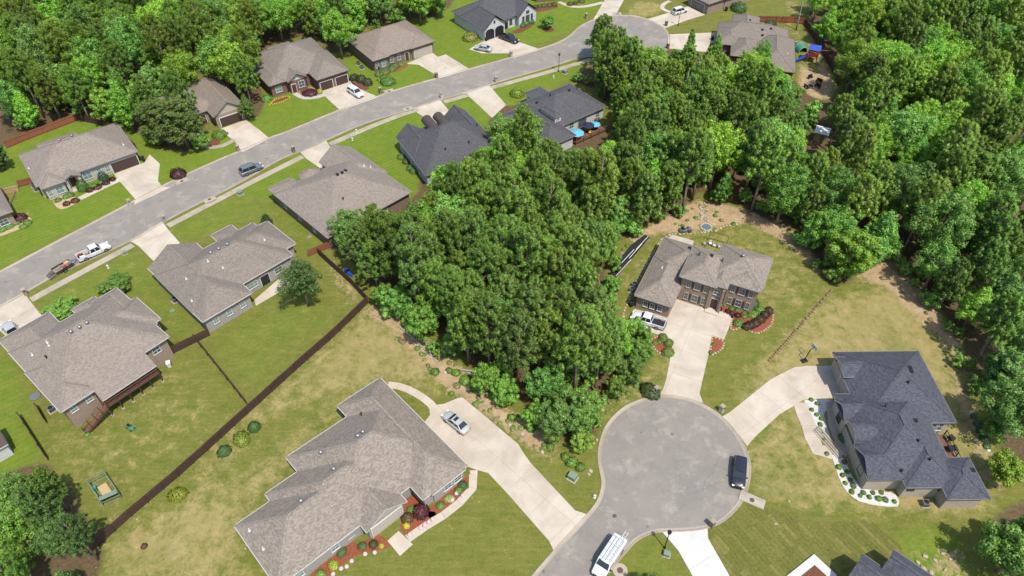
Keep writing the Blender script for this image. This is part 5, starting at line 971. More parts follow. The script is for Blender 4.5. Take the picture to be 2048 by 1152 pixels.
shrub(842, 1025, 1.17, 'big maroon ball shrub beside house entrance', CM, name='maroon_shrub'); shrub(822, 1020, 0.62, 'white flowering green shrub near maroon ball', CG); shrub(815, 1038, 0.78, 'loose reddish shrub near the front steps', (.1, .08, .035)); shrub(813, 1052, 0.47, 'yellow shrub in red mulch by front steps', CY)
shrub(926, 972, 0.78, 'large dark shrub at corner of red mulch bed', CD); shrub(917, 983, 0.62, 'round green shrub under double window', CG); shrub(881, 1012, 0.62, 'round green shrub at inner corner of right wing', CG); shrub(899, 998, 0.62, 'pale low plant between two green balls', (.22, .3, .1), hk=.4, spiky=True)
shrub(684, 1106, 0.70, 'dark green ball shrub in lower mulch bed', CD); shrub(667, 1131, 0.70, 'lime ball shrub in lower mulch bed', CL); shrub(642, 1150, 0.70, 'green ball shrub at lower picture edge of mulch bed', CG); shrub(725, 1093, 0.55, 'dark shrub with white flowers in lower mulch bed', CD); shrub(747, 1090, 0.70, 'bronze green shrub in lower mulch bed', (.07, .09, .035)); shrub(763, 1092, 0.39, 'small yellow shrub beside landing', CY)
shrubs([(1438, 618), (1455, 624), (1463, 628), (1475, 632)], .55, 'small maroon ball shrub along the driveway edge', CM, 'maroon shrubs along the driveway edge'); shrubs([(1449, 610), (1463, 618), (1474, 621), (1487, 628), (1489, 634)], .5, 'small green ball shrub in stone-edged mulch bed', CG, 'green shrubs in stone-edged mulch bed')
shrub(1504, 612, 1.1, 'dark evergreen at house corner in mulch bed', CD, hk=1.6); shrub(1507, 630, 1., 'wide green shrub in the middle of mulch bed', CG, hk=.7); shrub(1520, 622, .8, 'green shrub at outer edge of mulch bed', CG); shrub(1476, 648, .8, 'round green shrub in the driveway corner bed', CG)
for k, (a, b) in enumerate(((1537, 624), (1529, 632), (1520, 640), (1510, 648), (1500, 652), (1493, 655))): shrub(a, b, .85, 'dark maroon bush in the curved hedge of mulch bed', (.085, .055, .035), 'maroon bushes of the curved hedge', 1.2, 'maroon_bush')
for a, b, r in ((1310, 687, .5), (1318, 685, .5), (1326, 678, .9), (1337, 688, .85), (1336, 706, 1.), (1421, 706, .4), (1427, 690, .4)): shrub(a, b, r, 'round green shrub beside concrete drive of two-storey house', (.13, .2, .04), 'round shrubs beside two-storey house drive')
shrubs([(1622, 800), (1634, 808), (1633, 830), (1623, 820), (1640, 850), (1645, 868), (1642, 838), (1648, 880)], .36, 'small green shrub in white gravel by curved walk', (.1, .2, .035), 'small shrubs by the curved walk', spiky=True); shrubs([(1677, 935), (1685, 951), (1690, 967), (1703, 984), (1720, 992), (1738, 995), (1757, 998), (1788, 1004)], .4, 'small green shrub in lower white gravel band', (.12, .22, .035), 'small shrubs in the lower gravel band', spiky=True)
shrubs([(1688, 925), (1694, 944), (1700, 960), (1706, 972), (1726, 986), (1745, 986), (1762, 986), (1770, 1000), (1653, 908)], .4, 'tiny dark shrub in white gravel', CD, 'tiny dark shrubs in white gravel'); shrub(1689, 878, 1., 'dark shrub by entrance of charcoal-roofed house', CD); shrubs([(1948, 834), (1954, 848), (1960, 862), (1966, 878), (1973, 893)], .55, 'dark shrub in gravel strip below east wood', CD, 'dark shrubs in the gravel strip')
shrubs([(117, 402), (133, 395), (140, 392)], .75, 'clipped green ball in tan gravel by cream brick house', CG, 'green balls in tan gravel'); shrubs([(134, 409), (151, 403), (181, 382), (196, 376), (212, 367), (226, 360)], .75, 'clipped maroon shrub in front of cream brick house', (.07, .025, .02), 'maroon shrubs of cream brick house'); shrubs([(189, 373), (203, 366), (180, 376)], .75, 'clipped green shrub below white windows', CG, 'green shrubs below white windows')
shrub(168, 379, 1.0, 'tall narrow evergreen beside cream house door', (.07, .15, .03), hk=2.6, name='narrow_evergreen'); shrub(210, 362, 1., 'blue-green conical spruce beside cream house window', (.06, .12, .08), hk=2.5, name='spruce_shrub'); shrub(357, 351, 1.6, 'round maroon bush beside storm inlet', CM, hk=1.1, name='maroon_shrub')
shrubs([(6, 460), (20, 454), (33, 447), (56, 447), (48, 455)], .85, 'clipped green ball in pale bed at picture edge', CG, 'green balls at picture edge'); shrub(42, 440, 1.3, 'dark maroon bush at brick house corner', CM, name='maroon_shrub')
shrubs([(708, 158), (723, 162), (736, 168)], 1.2, 'bronze leafy shrub between red and brown brick houses', (.05, .06, .03), 'bronze shrubs between brick houses', hk=1.3); shrub(620, 188, 1.7, 'wide dark maroon shrub in stone-edged bed', CM, hk=.7, name='maroon_shrub'); shrub(534, 200, 1.3, 'green shrub at corner of red brick house', CG); shrub(640, 184, .8, 'small yellow shrub beside brick garage', CY)
shrub(776, 166, 1.8, 'round green bush on lawn beside lamp', CG); shrubs([(758, 150), (770, 146), (784, 140), (790, 134)], 1.3, 'pale green shrub below brown brick windows', (.13, .19, .06), 'pale shrubs below brown brick windows'); shrub(803, 131, .8, 'small green ball in red mulch by brown brick house', CG)
shrub(940, 78, 1.9, 'pale yellow-green bush beside white house wall', (.24, .28, .06)); shrubs([(1045, 53), (1052, 49), (1062, 45)], 1., 'dark green ball in white house bed', CD, 'dark balls in white house bed'); shrubs([(1068, 16), (1078, 14), (1088, 13), (1098, 12), (1108, 11), (1140, 10), (1150, 8), (1163, 4)], .9, 'bronze shrub in bed at upper picture edge', (.12, .12, .04), 'bronze shrubs at upper edge'); shrub(1477, 20, 2.2, 'dark bush at corner of brick house with white SUV', CD, hk=1.1)
shrub(1540, 50, 1.6, 'dark bush against orange-red fence', (.07, .09, .03)); shrub(1300, 785, 1.6, 'dark bush beside mailbox at head of lower cul-de-sac', (.05, .08, .03)); shrub(440, 272, 1.6, 'bright green bush below gabled house', (.12, .22, .035)); shrub(175, 862 + 8, .5, 'small green plant at foot of deck stairs', CG); shrub(289, 1093, .4, 'tiny reddish bare shrub in dry back lawn', (.12, .06, .03), spiky=True)
shrubs([(803, 316), (812, 325), (822, 338), (828, 344)], 1., 'shrub along wall of barrel dormer house', (.1, .17, .05), 'shrubs along barrel dormer house wall'); shrub(1034, 190, 1.8, 'bright bush beside porch of white-sided house', (.18, .26, .04)); shrub(555, 402, .9, 'orange-mulched shrub beside turret house corner', (.09, .13, .03))
for a, b, r in ((912, 747, 1.), (898, 742, .8), (930, 762, 1.3), (952, 776, 1.1), (870, 745, .9), (988, 792, 1.2), (903, 788, .6), (1024, 836, .9), (1100, 895, 1.), (890, 655 + 20, .9), (865, 690, .8), (1143, 925, 1.2), (1160, 935, 1.), (1130, 915, .9), (1062, 858, .9), (1246, 500, .5), (1254, 492, .5), (1365, 452, .5), (1210, 790, 1.)): shrub(a, b, r * .7, 'low weedy bush in bare bank beside the wood', (.12, .22, .035), 'weedy bushes on the bare bank', spiky=True)

BANKS = [GP(q) for q in ([(745, 604), (800, 632), (880, 695), (960, 772), (1070, 855), (1130, 905), (1120, 922), (1050, 885), (960, 825), (880, 760), (800, 690)], [(1300, 455), (1400, 405), (1520, 430), (1600, 475), (1500, 445), (1400, 455)], [(1200, 640), (1210, 600), (1230, 550), (1238, 560), (1222, 640)], [(1195, 800), (1240, 772), (1300, 760), (1300, 780), (1230, 812), (1205, 850)], [(1740, 530), (1810, 510), (1900, 650), (1940, 740), (1900, 700), (1800, 600)])]
rw = random.Random(21)
for q, nw in zip(BANKS, (70, 24, 14, 24, 20)):
    xs, ys = [a for a, _ in q], [b_ for _, b_ in q]; k_ = 0
    while k_ < nw:
        x, y = rw.uniform(min(xs), max(xs)), rw.uniform(min(ys), max(ys))
        if not inside(q, x, y): continue
        k_ += 1; r = rw.uniform(.16, .5); o = empty('weed_clump', (x, y, 0), rw.random() * 6, 'small ragged weed clump on bare ground ' + where(*PX(x, y, 0)), 'weeds', 'weed clumps on bare ground'); o.scale = (r * rw.uniform(.7, 1.5), r, r * .7); fo = link('foliage', rw.choice(SPIKY), o); fo.color = rw.choice([(.14, .22, .05, 1), (.2, .22, .07, 1), (.11, .2, .04, 1), (.24, .2, .1, 1)])
# ------------------------------------------------------------------ vehicles
def wheel(parent, x, y, r=.33, w_=.22):
    m = MB(); n = 18; sg = 1 if y > 0 else -1
    ring = lambda rr, yy: [(x + rr * math.cos(2 * math.pi * k / n), yy, r + rr * math.sin(2 * math.pi * k / n)) for k in range(n)]
    m.ring_loft([ring(r * .6, y - w_ / 2), ring(r * .97, y - w_ / 2), ring(r, y - w_ * .3), ring(r, y + w_ * .3), ring(r * .97, y + w_ / 2), ring(r * .6, y + w_ / 2)]); o = m.build('wheel', 'rubber', parent, smooth=True)
    q = MB(); yo = y + sg * (w_ / 2 + .005); q.ring_loft([ring(r * .6, yo - sg * .05), ring(r * .6, yo), ring(r * .15, yo + sg * .015)]); q.build('rim', 'metal_grey', o)
def body_ring(x, zt, hw, z0=.24, crown=.03):
    return [(x, -hw * .86, z0), (x, -hw * .98, z0 + .12), (x, -hw, z0 + (zt - z0) * .55), (x, -hw * .97, zt - .1), (x, -hw * .86, zt - .015), (x, -hw * .4, zt + crown), (x, hw * .4, zt + crown), (x, hw * .86, zt - .015), (x, hw * .97, zt - .1), (x, hw, z0 + (zt - z0) * .55), (x, hw * .98, z0 + .12), (x, hw * .86, z0)]
SPEC = {
 'sedan': dict(st=[(-2.42, .6, .6), (-2.36, .82, .76), (-2.1, .95, .86), (-1.5, .97, .9), (0, .93, .91), (1., .9, .9), (1.6, .84, .88), (2.1, .75, .82), (2.36, .62, .7), (2.44, .46, .58)], cab=(1.15, .35, -1.05, -1.85, .92, 1.44, .8, .6), wb=(1.45, -1.4), wr=.32, roofz=1.45),
 'suv': dict(st=[(-2.4, .7, .74), (-2.36, 1., .88), (-2., 1.05, .95), (0, 1.03, .96), (.9, 1.03, .96), (1.5, 1., .94), (2.1, .92, .9), (2.38, .74, .8), (2.46, .5, .68)], cab=(1.2, .55, -1.85, -2.3, 1.03, 1.72, .86, .7), wb=(1.5, -1.4), wr=.37, roofz=1.74),
 'pickup': dict(st=[(-.75, 1.06, .95), (-.7, 1.08, .97), (.3, 1.08, .97), (1.2, 1.08, .97), (1.9, 1.04, .96), (2.55, .98, .93), (2.8, .8, .86), (2.86, .55, .76)], cab=(1.35, .75, -.45, -.72, 1.07, 1.82, .88, .7), wb=(1.85, -1.75), wr=.4, roofz=1.84, bed=(-2.9, -.76)),
}
def car(kind, label, front, rear, paintm, zc=.7, rails=False, sunroof=False, extra=None, cat=None, load=None):
    a, b = G(*front, zc), G(*rear, zc); ang = math.atan2(a[1] - b[1], a[0] - b[0]); cx, cy = (a[0] + b[0]) / 2, (a[1] + b[1]) / 2; sp = SPEC[kind]
    o = empty({'sedan': 'sedan_car', 'suv': 'suv_car', 'pickup': 'pickup_truck'}[kind], (cx, cy, .03), ang, label, cat or {'sedan': 'car', 'suv': 'car', 'pickup': 'pickup truck'}[kind])
    m = MB(); m.ring_loft([body_ring(*s) for s in sp['st']]); m.build('body', paintm, o, smooth=True)
    fb, ft, rt, rb, zb, zr, wb_, wt = sp['cab']; zb -= .03
    q = lambda name, pts, mat='car_glass': (lambda mm: (mm.face(pts), mm.build(name, mat, o)))(MB())
    BF, BR, TF, TR = [((fb, s * wb_, zb), (rb, s * wb_ * .97, zb), (ft, s * wt, zr), (rt, s * wt * .97, zr)) for s in (1,)][0]
    fl = lambda p: (p[0], -p[1], p[2])
    q('windshield', [BF, fl(BF), fl(TF), TF]); q('rear_window', [BR, TR, fl(TR), fl(BR)])
    for s in (0, 1):
        f_ = (lambda p: p) if s == 0 else fl; mid = lambda p, r_, t: tuple(p[i] + (r_[i] - p[i]) * t for i in range(3)); B1, T1 = mid(BF, BR, .5), mid(TF, TR, .5)
        q('side_window', [f_(BF), f_(TF), f_(T1), f_(B1)]); q('side_window', [f_(B1), f_(T1), f_(TR), f_(BR)])
        for p0, p1 in ((BF, TF), (B1, T1), (BR, TR)): mm = MB(); mm.bar(f_(p0), f_(p1), .09, .09); mm.build('pillar', paintm, o)
    m = MB(); nr = 5; rings = []
    for i in range(nr):
        t = i / (nr - 1); x = ft + .06 + (rt - .06 - ft - .06) * t; zz = zr + .05 * math.sin(math.pi * (t * .8 + .1)); ww = wt + .05 - (.03 if i in (0, nr - 1) else 0)
        rings.append([(x, -ww, zr - .05), (x, -ww, zz - .03), (x, -ww * .8, zz + .02), (x, 0, zz + .04), (x, ww * .8, zz + .02), (x, ww, zz - .03), (x, ww, zr - .05)])
    m.ring_loft(rings); m.build('roof', paintm, o, smooth=True)
    if sunroof: m = MB(); m.box(((ft + rt) / 2 + .25, 0, zr + .09), (.5, .8, .02)); m.build('sunroof', 'car_glass', o)
    if rails:
        for s in (-1, 1): m = MB(); m.bar((ft - .1, s * wt * .95, zr + .1), (rt + .15, s * wt * .95, zr + .1), .05, .05); m.build('roof_rail', 'metal_grey', o)
    for x in sp['wb']:
        for s in (-1, 1): wheel(o, x, s * (sp['st'][4][2] - .1), sp['wr'])
    xf = sp['st'][-2][0]; zf = sp['st'][-2][1]; hf = sp['st'][-2][2]
    for s in (-1, 1):
        m = MB(); m.box((xf - .06, s * hf * .78, zf - .02), (.2, .36, .13), s * -.3); m.build('headlight', 'lamp_clear', o)
        m = MB(); m.box((fb - .25, s * (wb_ + .16), zb + .08), (.16, .22, .14)); m.build('mirror', paintm, o)
    m = MB(); m.box((xf + .04, 0, zf - .2), (.08, hf * 1.1, .16)); m.build('grille', 'black_plastic', o); m = MB(); m.box((xf + .03, 0, .36), (.12, hf * 1.7, .12)); m.build('bumper', 'black_plastic', o)
    if 'bed' in sp:
        x0, x1 = sp['bed']; xm = (x0 + x1) / 2
        for s in (-1, 1):
            m = MB(); m.box((xm, s * .9, .78), (x1 - x0, .12, .62)); m.build('bed_side', paintm, o, )
            m = MB(); m.box((x0 - .03, s * .84, .82), (.06, .14, .36)); m.build('tail_lamp', 'lamp_red', o)
        m = MB(); m.box((xm, 0, .62), (x1 - x0 - .02, 1.7, .1)); m.build('bed_floor', 'black_plastic', o); m = MB(); m.box((x0 + .04, 0, .8), (.08, 1.68, .56)); m.build('tailgate', paintm, o); m = MB(); m.box((x0 - .08, 0, .5), (.16, 1.8, .16)); m.build('rear_bumper', 'chrome', o)
        m = MB(); m.box((xm + .3, 0, .45), (x1 - x0 - 1.2, 1.5, .2)); m.build('chassis', 'black_plastic', o)
    else:
        xr = sp['st'][1][0]; hr = sp['st'][1][2]
        for s in (-1, 1): m = MB(); m.box((xr, s * hr * .8, sp['st'][1][1] - .08), (.12, .34, .15)); m.build('tail_lamp', 'lamp_red', o)
    if extra: extra(o, sp)
    return o
def cargo(o, sp):
    r2 = random.Random(4)
    for k, (x, y, dx, dy, dz, mt) in enumerate(((-1.3, .3, .9, .5, .3, 'raw_wood'), (-2., -.3, 1., .4, .25, 'metal_white'), (-2.3, .4, .5, .5, .4, 'red_paint'), (-1.3, -.4, .6, .4, .3, 'metal_grey'))): m = MB(); m.box((x, y, .67 + dz / 2), (dx, dy, dz), r2.uniform(-.3, .3)); m.build('cargo', mt, o)
car('pickup', 'white regular-cab pickup towing an open trailer on the upper street', (217, 487), (155, 515), 'paint_white', .9, extra=cargo)
car('suv', 'steel-blue SUV with roof rails parked on the upper street', (525, 326), (477, 345), 'paint_steel', 1., rails=True)
car('sedan', 'silver sedan with sunroof on the long concrete drive', (890, 825), (934, 861), 'paint_silver', .8, sunroof=True)
car('pickup', 'white crew-cab pickup parked beside two-storey house garage', (1267, 629), (1326, 648), 'paint_white', .9)
car('suv', 'black SUV parked at kerb of lower cul-de-sac', (1477, 966), (1481, 919), 'paint_black', .9)
car('suv', 'white SUV on the drive of red brick house', (724, 191), (697, 174), 'paint_white', .9)
car('sedan', 'silver sedan on side apron of white brick house drive', (950, 92), (982, 98), 'paint_silver', .8)
car('pickup', 'black pickup truck before arched garage doors', (1036, 82), (1000, 68), 'paint_black', .9)
car('suv', 'white SUV on drive beside taupe garage door', (1377, 15), (1342, 25), 'paint_white', .9, rails=True)
car('pickup', 'silver pickup half hidden behind deck house roof edge', (10, 645), (38, 680), 'paint_silver', .9)
def van():
    a, b = G(1196, 1147, 1.2), G(1240, 1079, 1.2); ang = math.atan2(a[1] - b[1], a[0] - b[0]); o = empty('work_van', ((a[0] + b[0]) / 2, (a[1] + b[1]) / 2, .03), ang, 'white work van with ladder rack parked on lower street', 'van'); o.scale = (1.02, 1, 1)
    st = [(-2.8, 1.9, .9), (-2.74, 2.0, .96), (-1., 2.03, .98), (.9, 2.03, .98), (1.25, 1.98, .96), (1.75, 1.35, .97), (2.0, 1.12, .96), (2.6, 1.0, .92), (2.8, .8, .84), (2.84, .5, .76)]
    m = MB(); m.ring_loft([body_ring(x, z, h, .3) for x, z, h in st]); m.build('body', 'paint_white', o, smooth=True)
    m = MB(); m.face([(1.28, .74, 1.97), (1.28, -.74, 1.97), (1.8, -.84, 1.345), (1.8, .84, 1.345)]); m.build('windshield', 'car_glass', o)
    for s in (-1, 1):
        m = MB(); m.face([(1.6, s * .985, 1.3), (.55, s * .992, 1.25), (.55, s * .985, 1.8), (1.2, s * .97, 1.8)]); m.build('side_window', 'car_glass', o); m = MB(); m.box((1.5, s * 1.1, 1.25), (.12, .22, .3)); m.build('mirror', 'black_plastic', o); m = MB(); m.box((2.72, s * .62, .88), (.16, .34, .18)); m.build('headlight', 'lamp_clear', o); m = MB(); m.box((-2.79, s * .84, 1.1), (.08, .16, .5)); m.build('tail_lamp', 'lamp_red', o); m = MB(); m.face([(-2.815, s * .12, 1.2), (-2.815, s * .72, 1.2), (-2.8, s * .68, 1.75), (-2.8, s * .12, 1.75)]); m.build('rear_window', 'car_glass', o)
    m = MB(); m.box((2.82, 0, .62), (.06, 1.1, .18)); m.build('grille', 'black_plastic', o); m = MB(); m.box((2.86, 0, .42), (.12, 1.7, .14)); m.build('bumper', 'black_plastic', o)
    for x in (1.9, -1.75):
        for s in (-1, 1): wheel(o, x, s * .88, .38)
    rk = empty('roof_rack', (0, 0, 0)); rk.parent = o
    for x in (-2.3, -1.2, -.1, .9): m = MB(); m.bar((x, -.8, 2.24), (x, .8, 2.24), .06); m.bar((x, -.8, 2.24), (x, -.84, 2.), .05); m.bar((x, .8, 2.24), (x, .84, 2.), .05); m.build('crossbar', 'metal_white', rk)
    for s in (-1, 1): m = MB(); m.bar((-2.4, s * .78, 2.27), (1.0, s * .78, 2.27), .05); m.build('side_rail', 'metal_white', rk)
    for k, (yc, x0, x1) in enumerate(((.42, -3.5, 1.0), (-.1, -2.4, 1.3))):
        ld = tag(empty('ladder', (o.location.x, o.location.y, .03), ang), 'long aluminium ladder overhanging the rear of white van' if k == 0 else 'shorter aluminium ladder lying on white van roof', 'ladder', 'ladders on the white van'); ld.scale = (1.02, 1, 1)
        for s in (-1, 1): m = MB(); m.bar((x0, yc + s * .2, 2.33), (x1, yc + s * .2, 2.33), .05, .07); m.build('ladder_rail', 'metal_white', ld)
        n = int((x1 - x0) / .42)
        for i in range(n): xx = x0 + (i + .5) * (x1 - x0) / n; m = MB(); m.bar((xx, yc - .2, 2.33), (xx, yc + .2, 2.33), .03); m.build('rung', 'metal_white', ld)
van()
def trailer():
    a, b = G(150, 520, .6), G(101, 548, .6); ang = math.atan2(a[1] - b[1], a[0] - b[0]); o = empty('utility_trailer', ((a[0] + b[0]) / 2, (a[1] + b[1]) / 2, .03), ang, 'open mesh utility trailer with lowered ramp behind white pickup', 'trailer')
    m = MB(); m.box((0, 0, .5), (3.3, 1.7, .06)); m.build('deck', 'aged_wood', o)
    for s in (-1, 1):
        for z in (.62, .82): m = MB(); m.bar((-1.65, s * .85, z), (1.65, s * .85, z), .05); m.build('rail', 'black_metal', o)
        m = MB(); m.box((0, s * .85, .66), (3.3, .03, .26)); m.build('side_panel', 'dark_wood', o); wheel(o, -.2, s * 1., .3); m = MB(); m.box((-.2, s * 1., .66), (.8, .26, .05)); m.build('fender', 'black_metal', o)
    m = MB(); m.bar((1.65, .6, .5), (2.9, 0, .48), .08); m.bar((1.65, -.6, .5), (2.9, 0, .48), .08); m.build('tongue', 'black_metal', o)
    m = MB()
    for i in range(9): m.bar((-1.7 - i * .15, -.8, .5 - i * .055), (-1.7 - i * .15, .8, .5 - i * .055), .05)
    for y in (-.8, 0, .8): m.bar((-1.66, y, .5), (-2.95, y, .04), .05)
    m.build('ramp', 'black_metal', o)
    for k, (x, y, d, mt) in enumerate(((.9, .3, (.8, .6, .4), 'raw_wood'), (.2, -.4, (.7, .5, .3), 'red_paint'), (-.6, .3, (1., .5, .2), 'aged_wood'), (1.2, -.4, (.5, .5, .45), 'metal_grey'))): m = MB(); m.box((x, y, .53 + d[2] / 2), d, .2 * k); m.build('cargo', mt, o)
trailer()
def small_cart(name, px_, py_, ang, label, cat, mat, s=1.):
    x, y = G(px_, py_); o = empty(name, (x, y, .0), ang, label, cat); o.scale = (s, s, s); m = MB(); m.ring_loft([body_ring(a, b, c, .2) for a, b, c in ((-1.1, .55, .4), (-1., .75, .48), (-.3, .6, .45), (.3, .6, .4), (.5, .85, .42), (1., .8, .38), (1.15, .5, .32))]); m.build('body', mat, o, smooth=True)
    for a in (.75, -.75):
        for t in (-1, 1): wheel(o, a, t * .5, .28, .2)
    m = MB(); m.box((-.45, 0, .8), (.5, .6, .14)); m.box((-.7, 0, 1.05), (.12, .6, .4)); m.build('seat', 'black_plastic', o); m = MB(); m.bar((.45, 0, .85), (.2, 0, 1.1), .06); m.bar((.2, -.25, 1.1), (.2, .25, 1.1), .05); m.build('steering_bar', 'black_metal', o)
small_cart('riding_mower', 1370, 463, R(10), 'riding mower with blue seat parked behind two-storey house', 'mower', 'paint_steel', 1.05); small_cart('toy_car', 262, 857, R(-35), 'small dark green toy car on the back lawn', 'toy car', 'teal_fabric', .62)
# ------------------------------------------------------------------ mailboxes, boxes, lamps, yard things
def mailbox(px_, py_, mat, label, ang=R(40)):
    x, y = G(px_, py_); o = empty('mailbox', (x, y, 0), ang, label, 'mailbox', 'mailboxes along the streets'); m = MB()
    for i in range(7): m.box((0, 0, .1 + .19 * i), (.6 - .006 * (i % 2), .6 - .006 * (i % 2), .185))
    m.build('pillar', mat, o); m = MB(); m.box((0, 0, 1.42), (.68, .68, .1)); m.box((0, 0, 1.5), (.5, .5, .08)); m.build('cap', 'concrete_walk', o); m = MB(); m.box((0, -.33, 1.1), (.22, .1, .24)); m.build('letter_box', 'black_metal', o)
for q in ((261, 411, 'brick_cream', 'cream brick mailbox on the corner of cream house drive'), (330, 443, 'brick_grey', 'grey mailbox pillar beside patio house drive'), (477, 302, 'brick_tan', 'tan stone mailbox beside gabled house drive'), (588, 304, 'brick_brown', 'brown mailbox pillar beside turret house drive'), (761, 186, 'brick_brown', 'dark stone mailbox beside red brick house drive'), (873, 156, 'brick_brown', 'brown brick mailbox beside brown brick house drive'), (883, 196, 'siding_white', 'white mailbox beside barrel dormer house drive'), (992, 164, 'brick_cream', 'pale stone mailbox beside white-sided house drive'), (1022, 114, 'stone_pale', 'pale mailbox on white house drive corner'), (1172, 37, 'brick_tan', 'tan mailbox at mouth of upper cul-de-sac'), (1332, 52, 'brick_brown', 'dark mailbox beside the white SUV drive'), (1335, 97, 'brick_red', 'red brick mailbox beside playground house drive'), (53, 590, 'brick_tan', 'tan mailbox beside deck house drive'), (1311, 786, 'brick_tan', 'tan mailbox at two-storey house drive'), (1442, 823, 'stone_pale', 'pale mailbox at curved drive of charcoal-roofed house'), (1422, 1052, 'brick_brown', 'small brown mailbox beside new white drive')): mailbox(*q)
def util_box(px_, py_, label, s=1., ang=R(40)):
    x, y = G(px_, py_); o = empty('utility_box', (x, y, 0), ang, label, 'utility box', 'green utility boxes'); o.scale = (s, s, s); m = MB(); m.box((0, 0, .05), (1.25, 1.1, .1)); m.build('pad', 'concrete_walk', o); m = MB(); m.box((0, 0, .45), (.95, .8, .72)); m.build('cabinet', 'green_box', o); m = MB(); m.box((0, -.02, .84), (1., .86, .08), rx=.08); m.build('lid', 'green_box', o)
util_box(1145, 957, 'pale green transformer box on lawn by lower cul-de-sac', 1.15, R(-35)); util_box(481, 389, 'pale green transformer box beside sidewalk near blue SUV'); util_box(1130, 147, 'green transformer box beside upper street lamp', 1.1); util_box(250, 508, 'small green box beside sidewalk near pickup', .7); util_box(1333, 1110, 'dark green box at foot of lower lamp', .8, R(-20))
def lamp(px_, py_, h, label):
    x, y = G(px_, py_); o = empty('street_lamp', (x, y, 0), 0, label, 'street lamp', 'street lamps'); m = MB(); m.lathe([(.18, 0), (.16, .25), (.08, .4), (.055, h - .4)], n=10); m.build('pole', 'black_metal', o, smooth=True); m = MB(); m.lathe([(.06, h - .4), (.2, h - .32), (.26, h + .1), (.3, h + .14), (.1, h + .34), (.03, h + .42)], n=6); m.build('lantern', 'black_metal', o); m = MB(); m.lathe([(.17, h - .28), (.21, h + .08)], n=6); m.build('glass', 'lamp_clear', o)
lamp(1329, 1096, 4.3, 'black lamp post beside the new white drive'); lamp(1117, 143, 4.6, 'black lamp post between street and transformer box'); lamp(1356, 52, 4.6, 'lamp post on lawn behind the white SUV'); lamp(762, 168, 4.2, 'black lamp post before brown brick house')
def aircon(px_, py_, label, ang=0):
    x, y = G(px_, py_); o = empty('air_conditioner', (x, y, 0), ang, label, 'air conditioner', 'outdoor air conditioners'); m = MB(); m.box((0, 0, .06), (1.1, 1.1, .12)); m.build('pad', 'concrete_walk', o); m = MB(); m.box((0, 0, .5), (.8, .8, .76)); m.build('cabinet', 'metal_grey', o); m = MB(); m.lathe([(.34, .885), (.34, .9), (.1, .92)], n=16); m.build('fan_guard', 'black_metal', o)
    for k in range(6): m = MB(); m.box((0, -.405, .25 + k * .1), (.7, .02, .03)); m.build('louvre', 'black_plastic', o)
for q in ((351, 603, 'air conditioner beside patio house in bare strip', .8), (105, 822, 'white air conditioner at deck house corner', .8), (69, 374, 'air conditioner by cream house side wall', .7), (74, 381, 'second air conditioner by cream house side wall', .7), (717, 130, 'white air conditioner beside brown brick house wall', .6), (724, 138, 'second air conditioner beside brown brick house wall', .6), (1848, 1010, 'air conditioner below two small windows of taupe house', 0), (1268, 573, 'upper air conditioner beside two-storey house wall', 1.1), (1264, 583, 'lower air conditioner beside two-storey house wall', 1.1)): aircon(*q)
def bin_(px_, py_, label, mat='black_plastic', ang=0):
    x, y = G(px_, py_); o = empty('wheelie_bin', (x, y, 0), ang, label, 'bin', 'household bins'); m = MB(); m.ring_loft([[(-.24, -.3, .05), (.24, -.3, .05), (.24, .3, .05), (-.24, .3, .05)], [(-.3, -.36, 1.), (.3, -.36, 1.), (.3, .4, 1.), (-.3, .4, 1.)]]); m.build('body', mat, o); m = MB(); m.box((0, 0, 1.04), (.66, .8, .07), rx=.06); m.build('lid', mat, o); m = MB(); m.bar((-.28, .38, .13), (.28, .38, .13), .2); m.build('axle', 'rubber', o)
for q in ((288, 322, 'dark bin beside cream house garage', 'black_plastic', .6), (1262, 612, 'black bin beside pickup and garage wall', 'black_plastic', .3), (972, 82, 'dark bin at white house garage corner', 'black_plastic', .6), (1452, 22, 'dark bin against brick side wall', 'black_plastic', .2), (1424, 80, 'black bin beside playground house garage', 'black_plastic', .2), (340, 733, 'pale box on lawn behind deck house', 'white_plastic', .4)): bin_(*q)
# basketball hoop
def hoop():
    x, y = G(1608, 722); o = empty('basketball_hoop', (x, y, 0), R(20), 'portable basketball hoop with white backboard on dry lawn', 'basketball hoop'); m = MB(); m.box((0, 0, .1), (1., .7, .2)); m.build('base', 'black_plastic', o); m = MB(); m.bar((0, 0, .1), (.3, 0, 2.7), .12); m.bar((.3, 0, 2.6), (.9, 0, 3.1), .08); m.build('pole', 'black_metal', o); m = MB(); m.box((.95, 0, 3.05), (.05, 1.3, .85)); m.build('backboard', 'metal_white', o)
    m = MB(); m.tube([(1.22 + .22 * math.cos(a), .22 * math.sin(a), 2.8) for a in np.linspace(0, 6.283, 14)], .02, 5); m.build('rim', 'red_paint', o)
hoop()
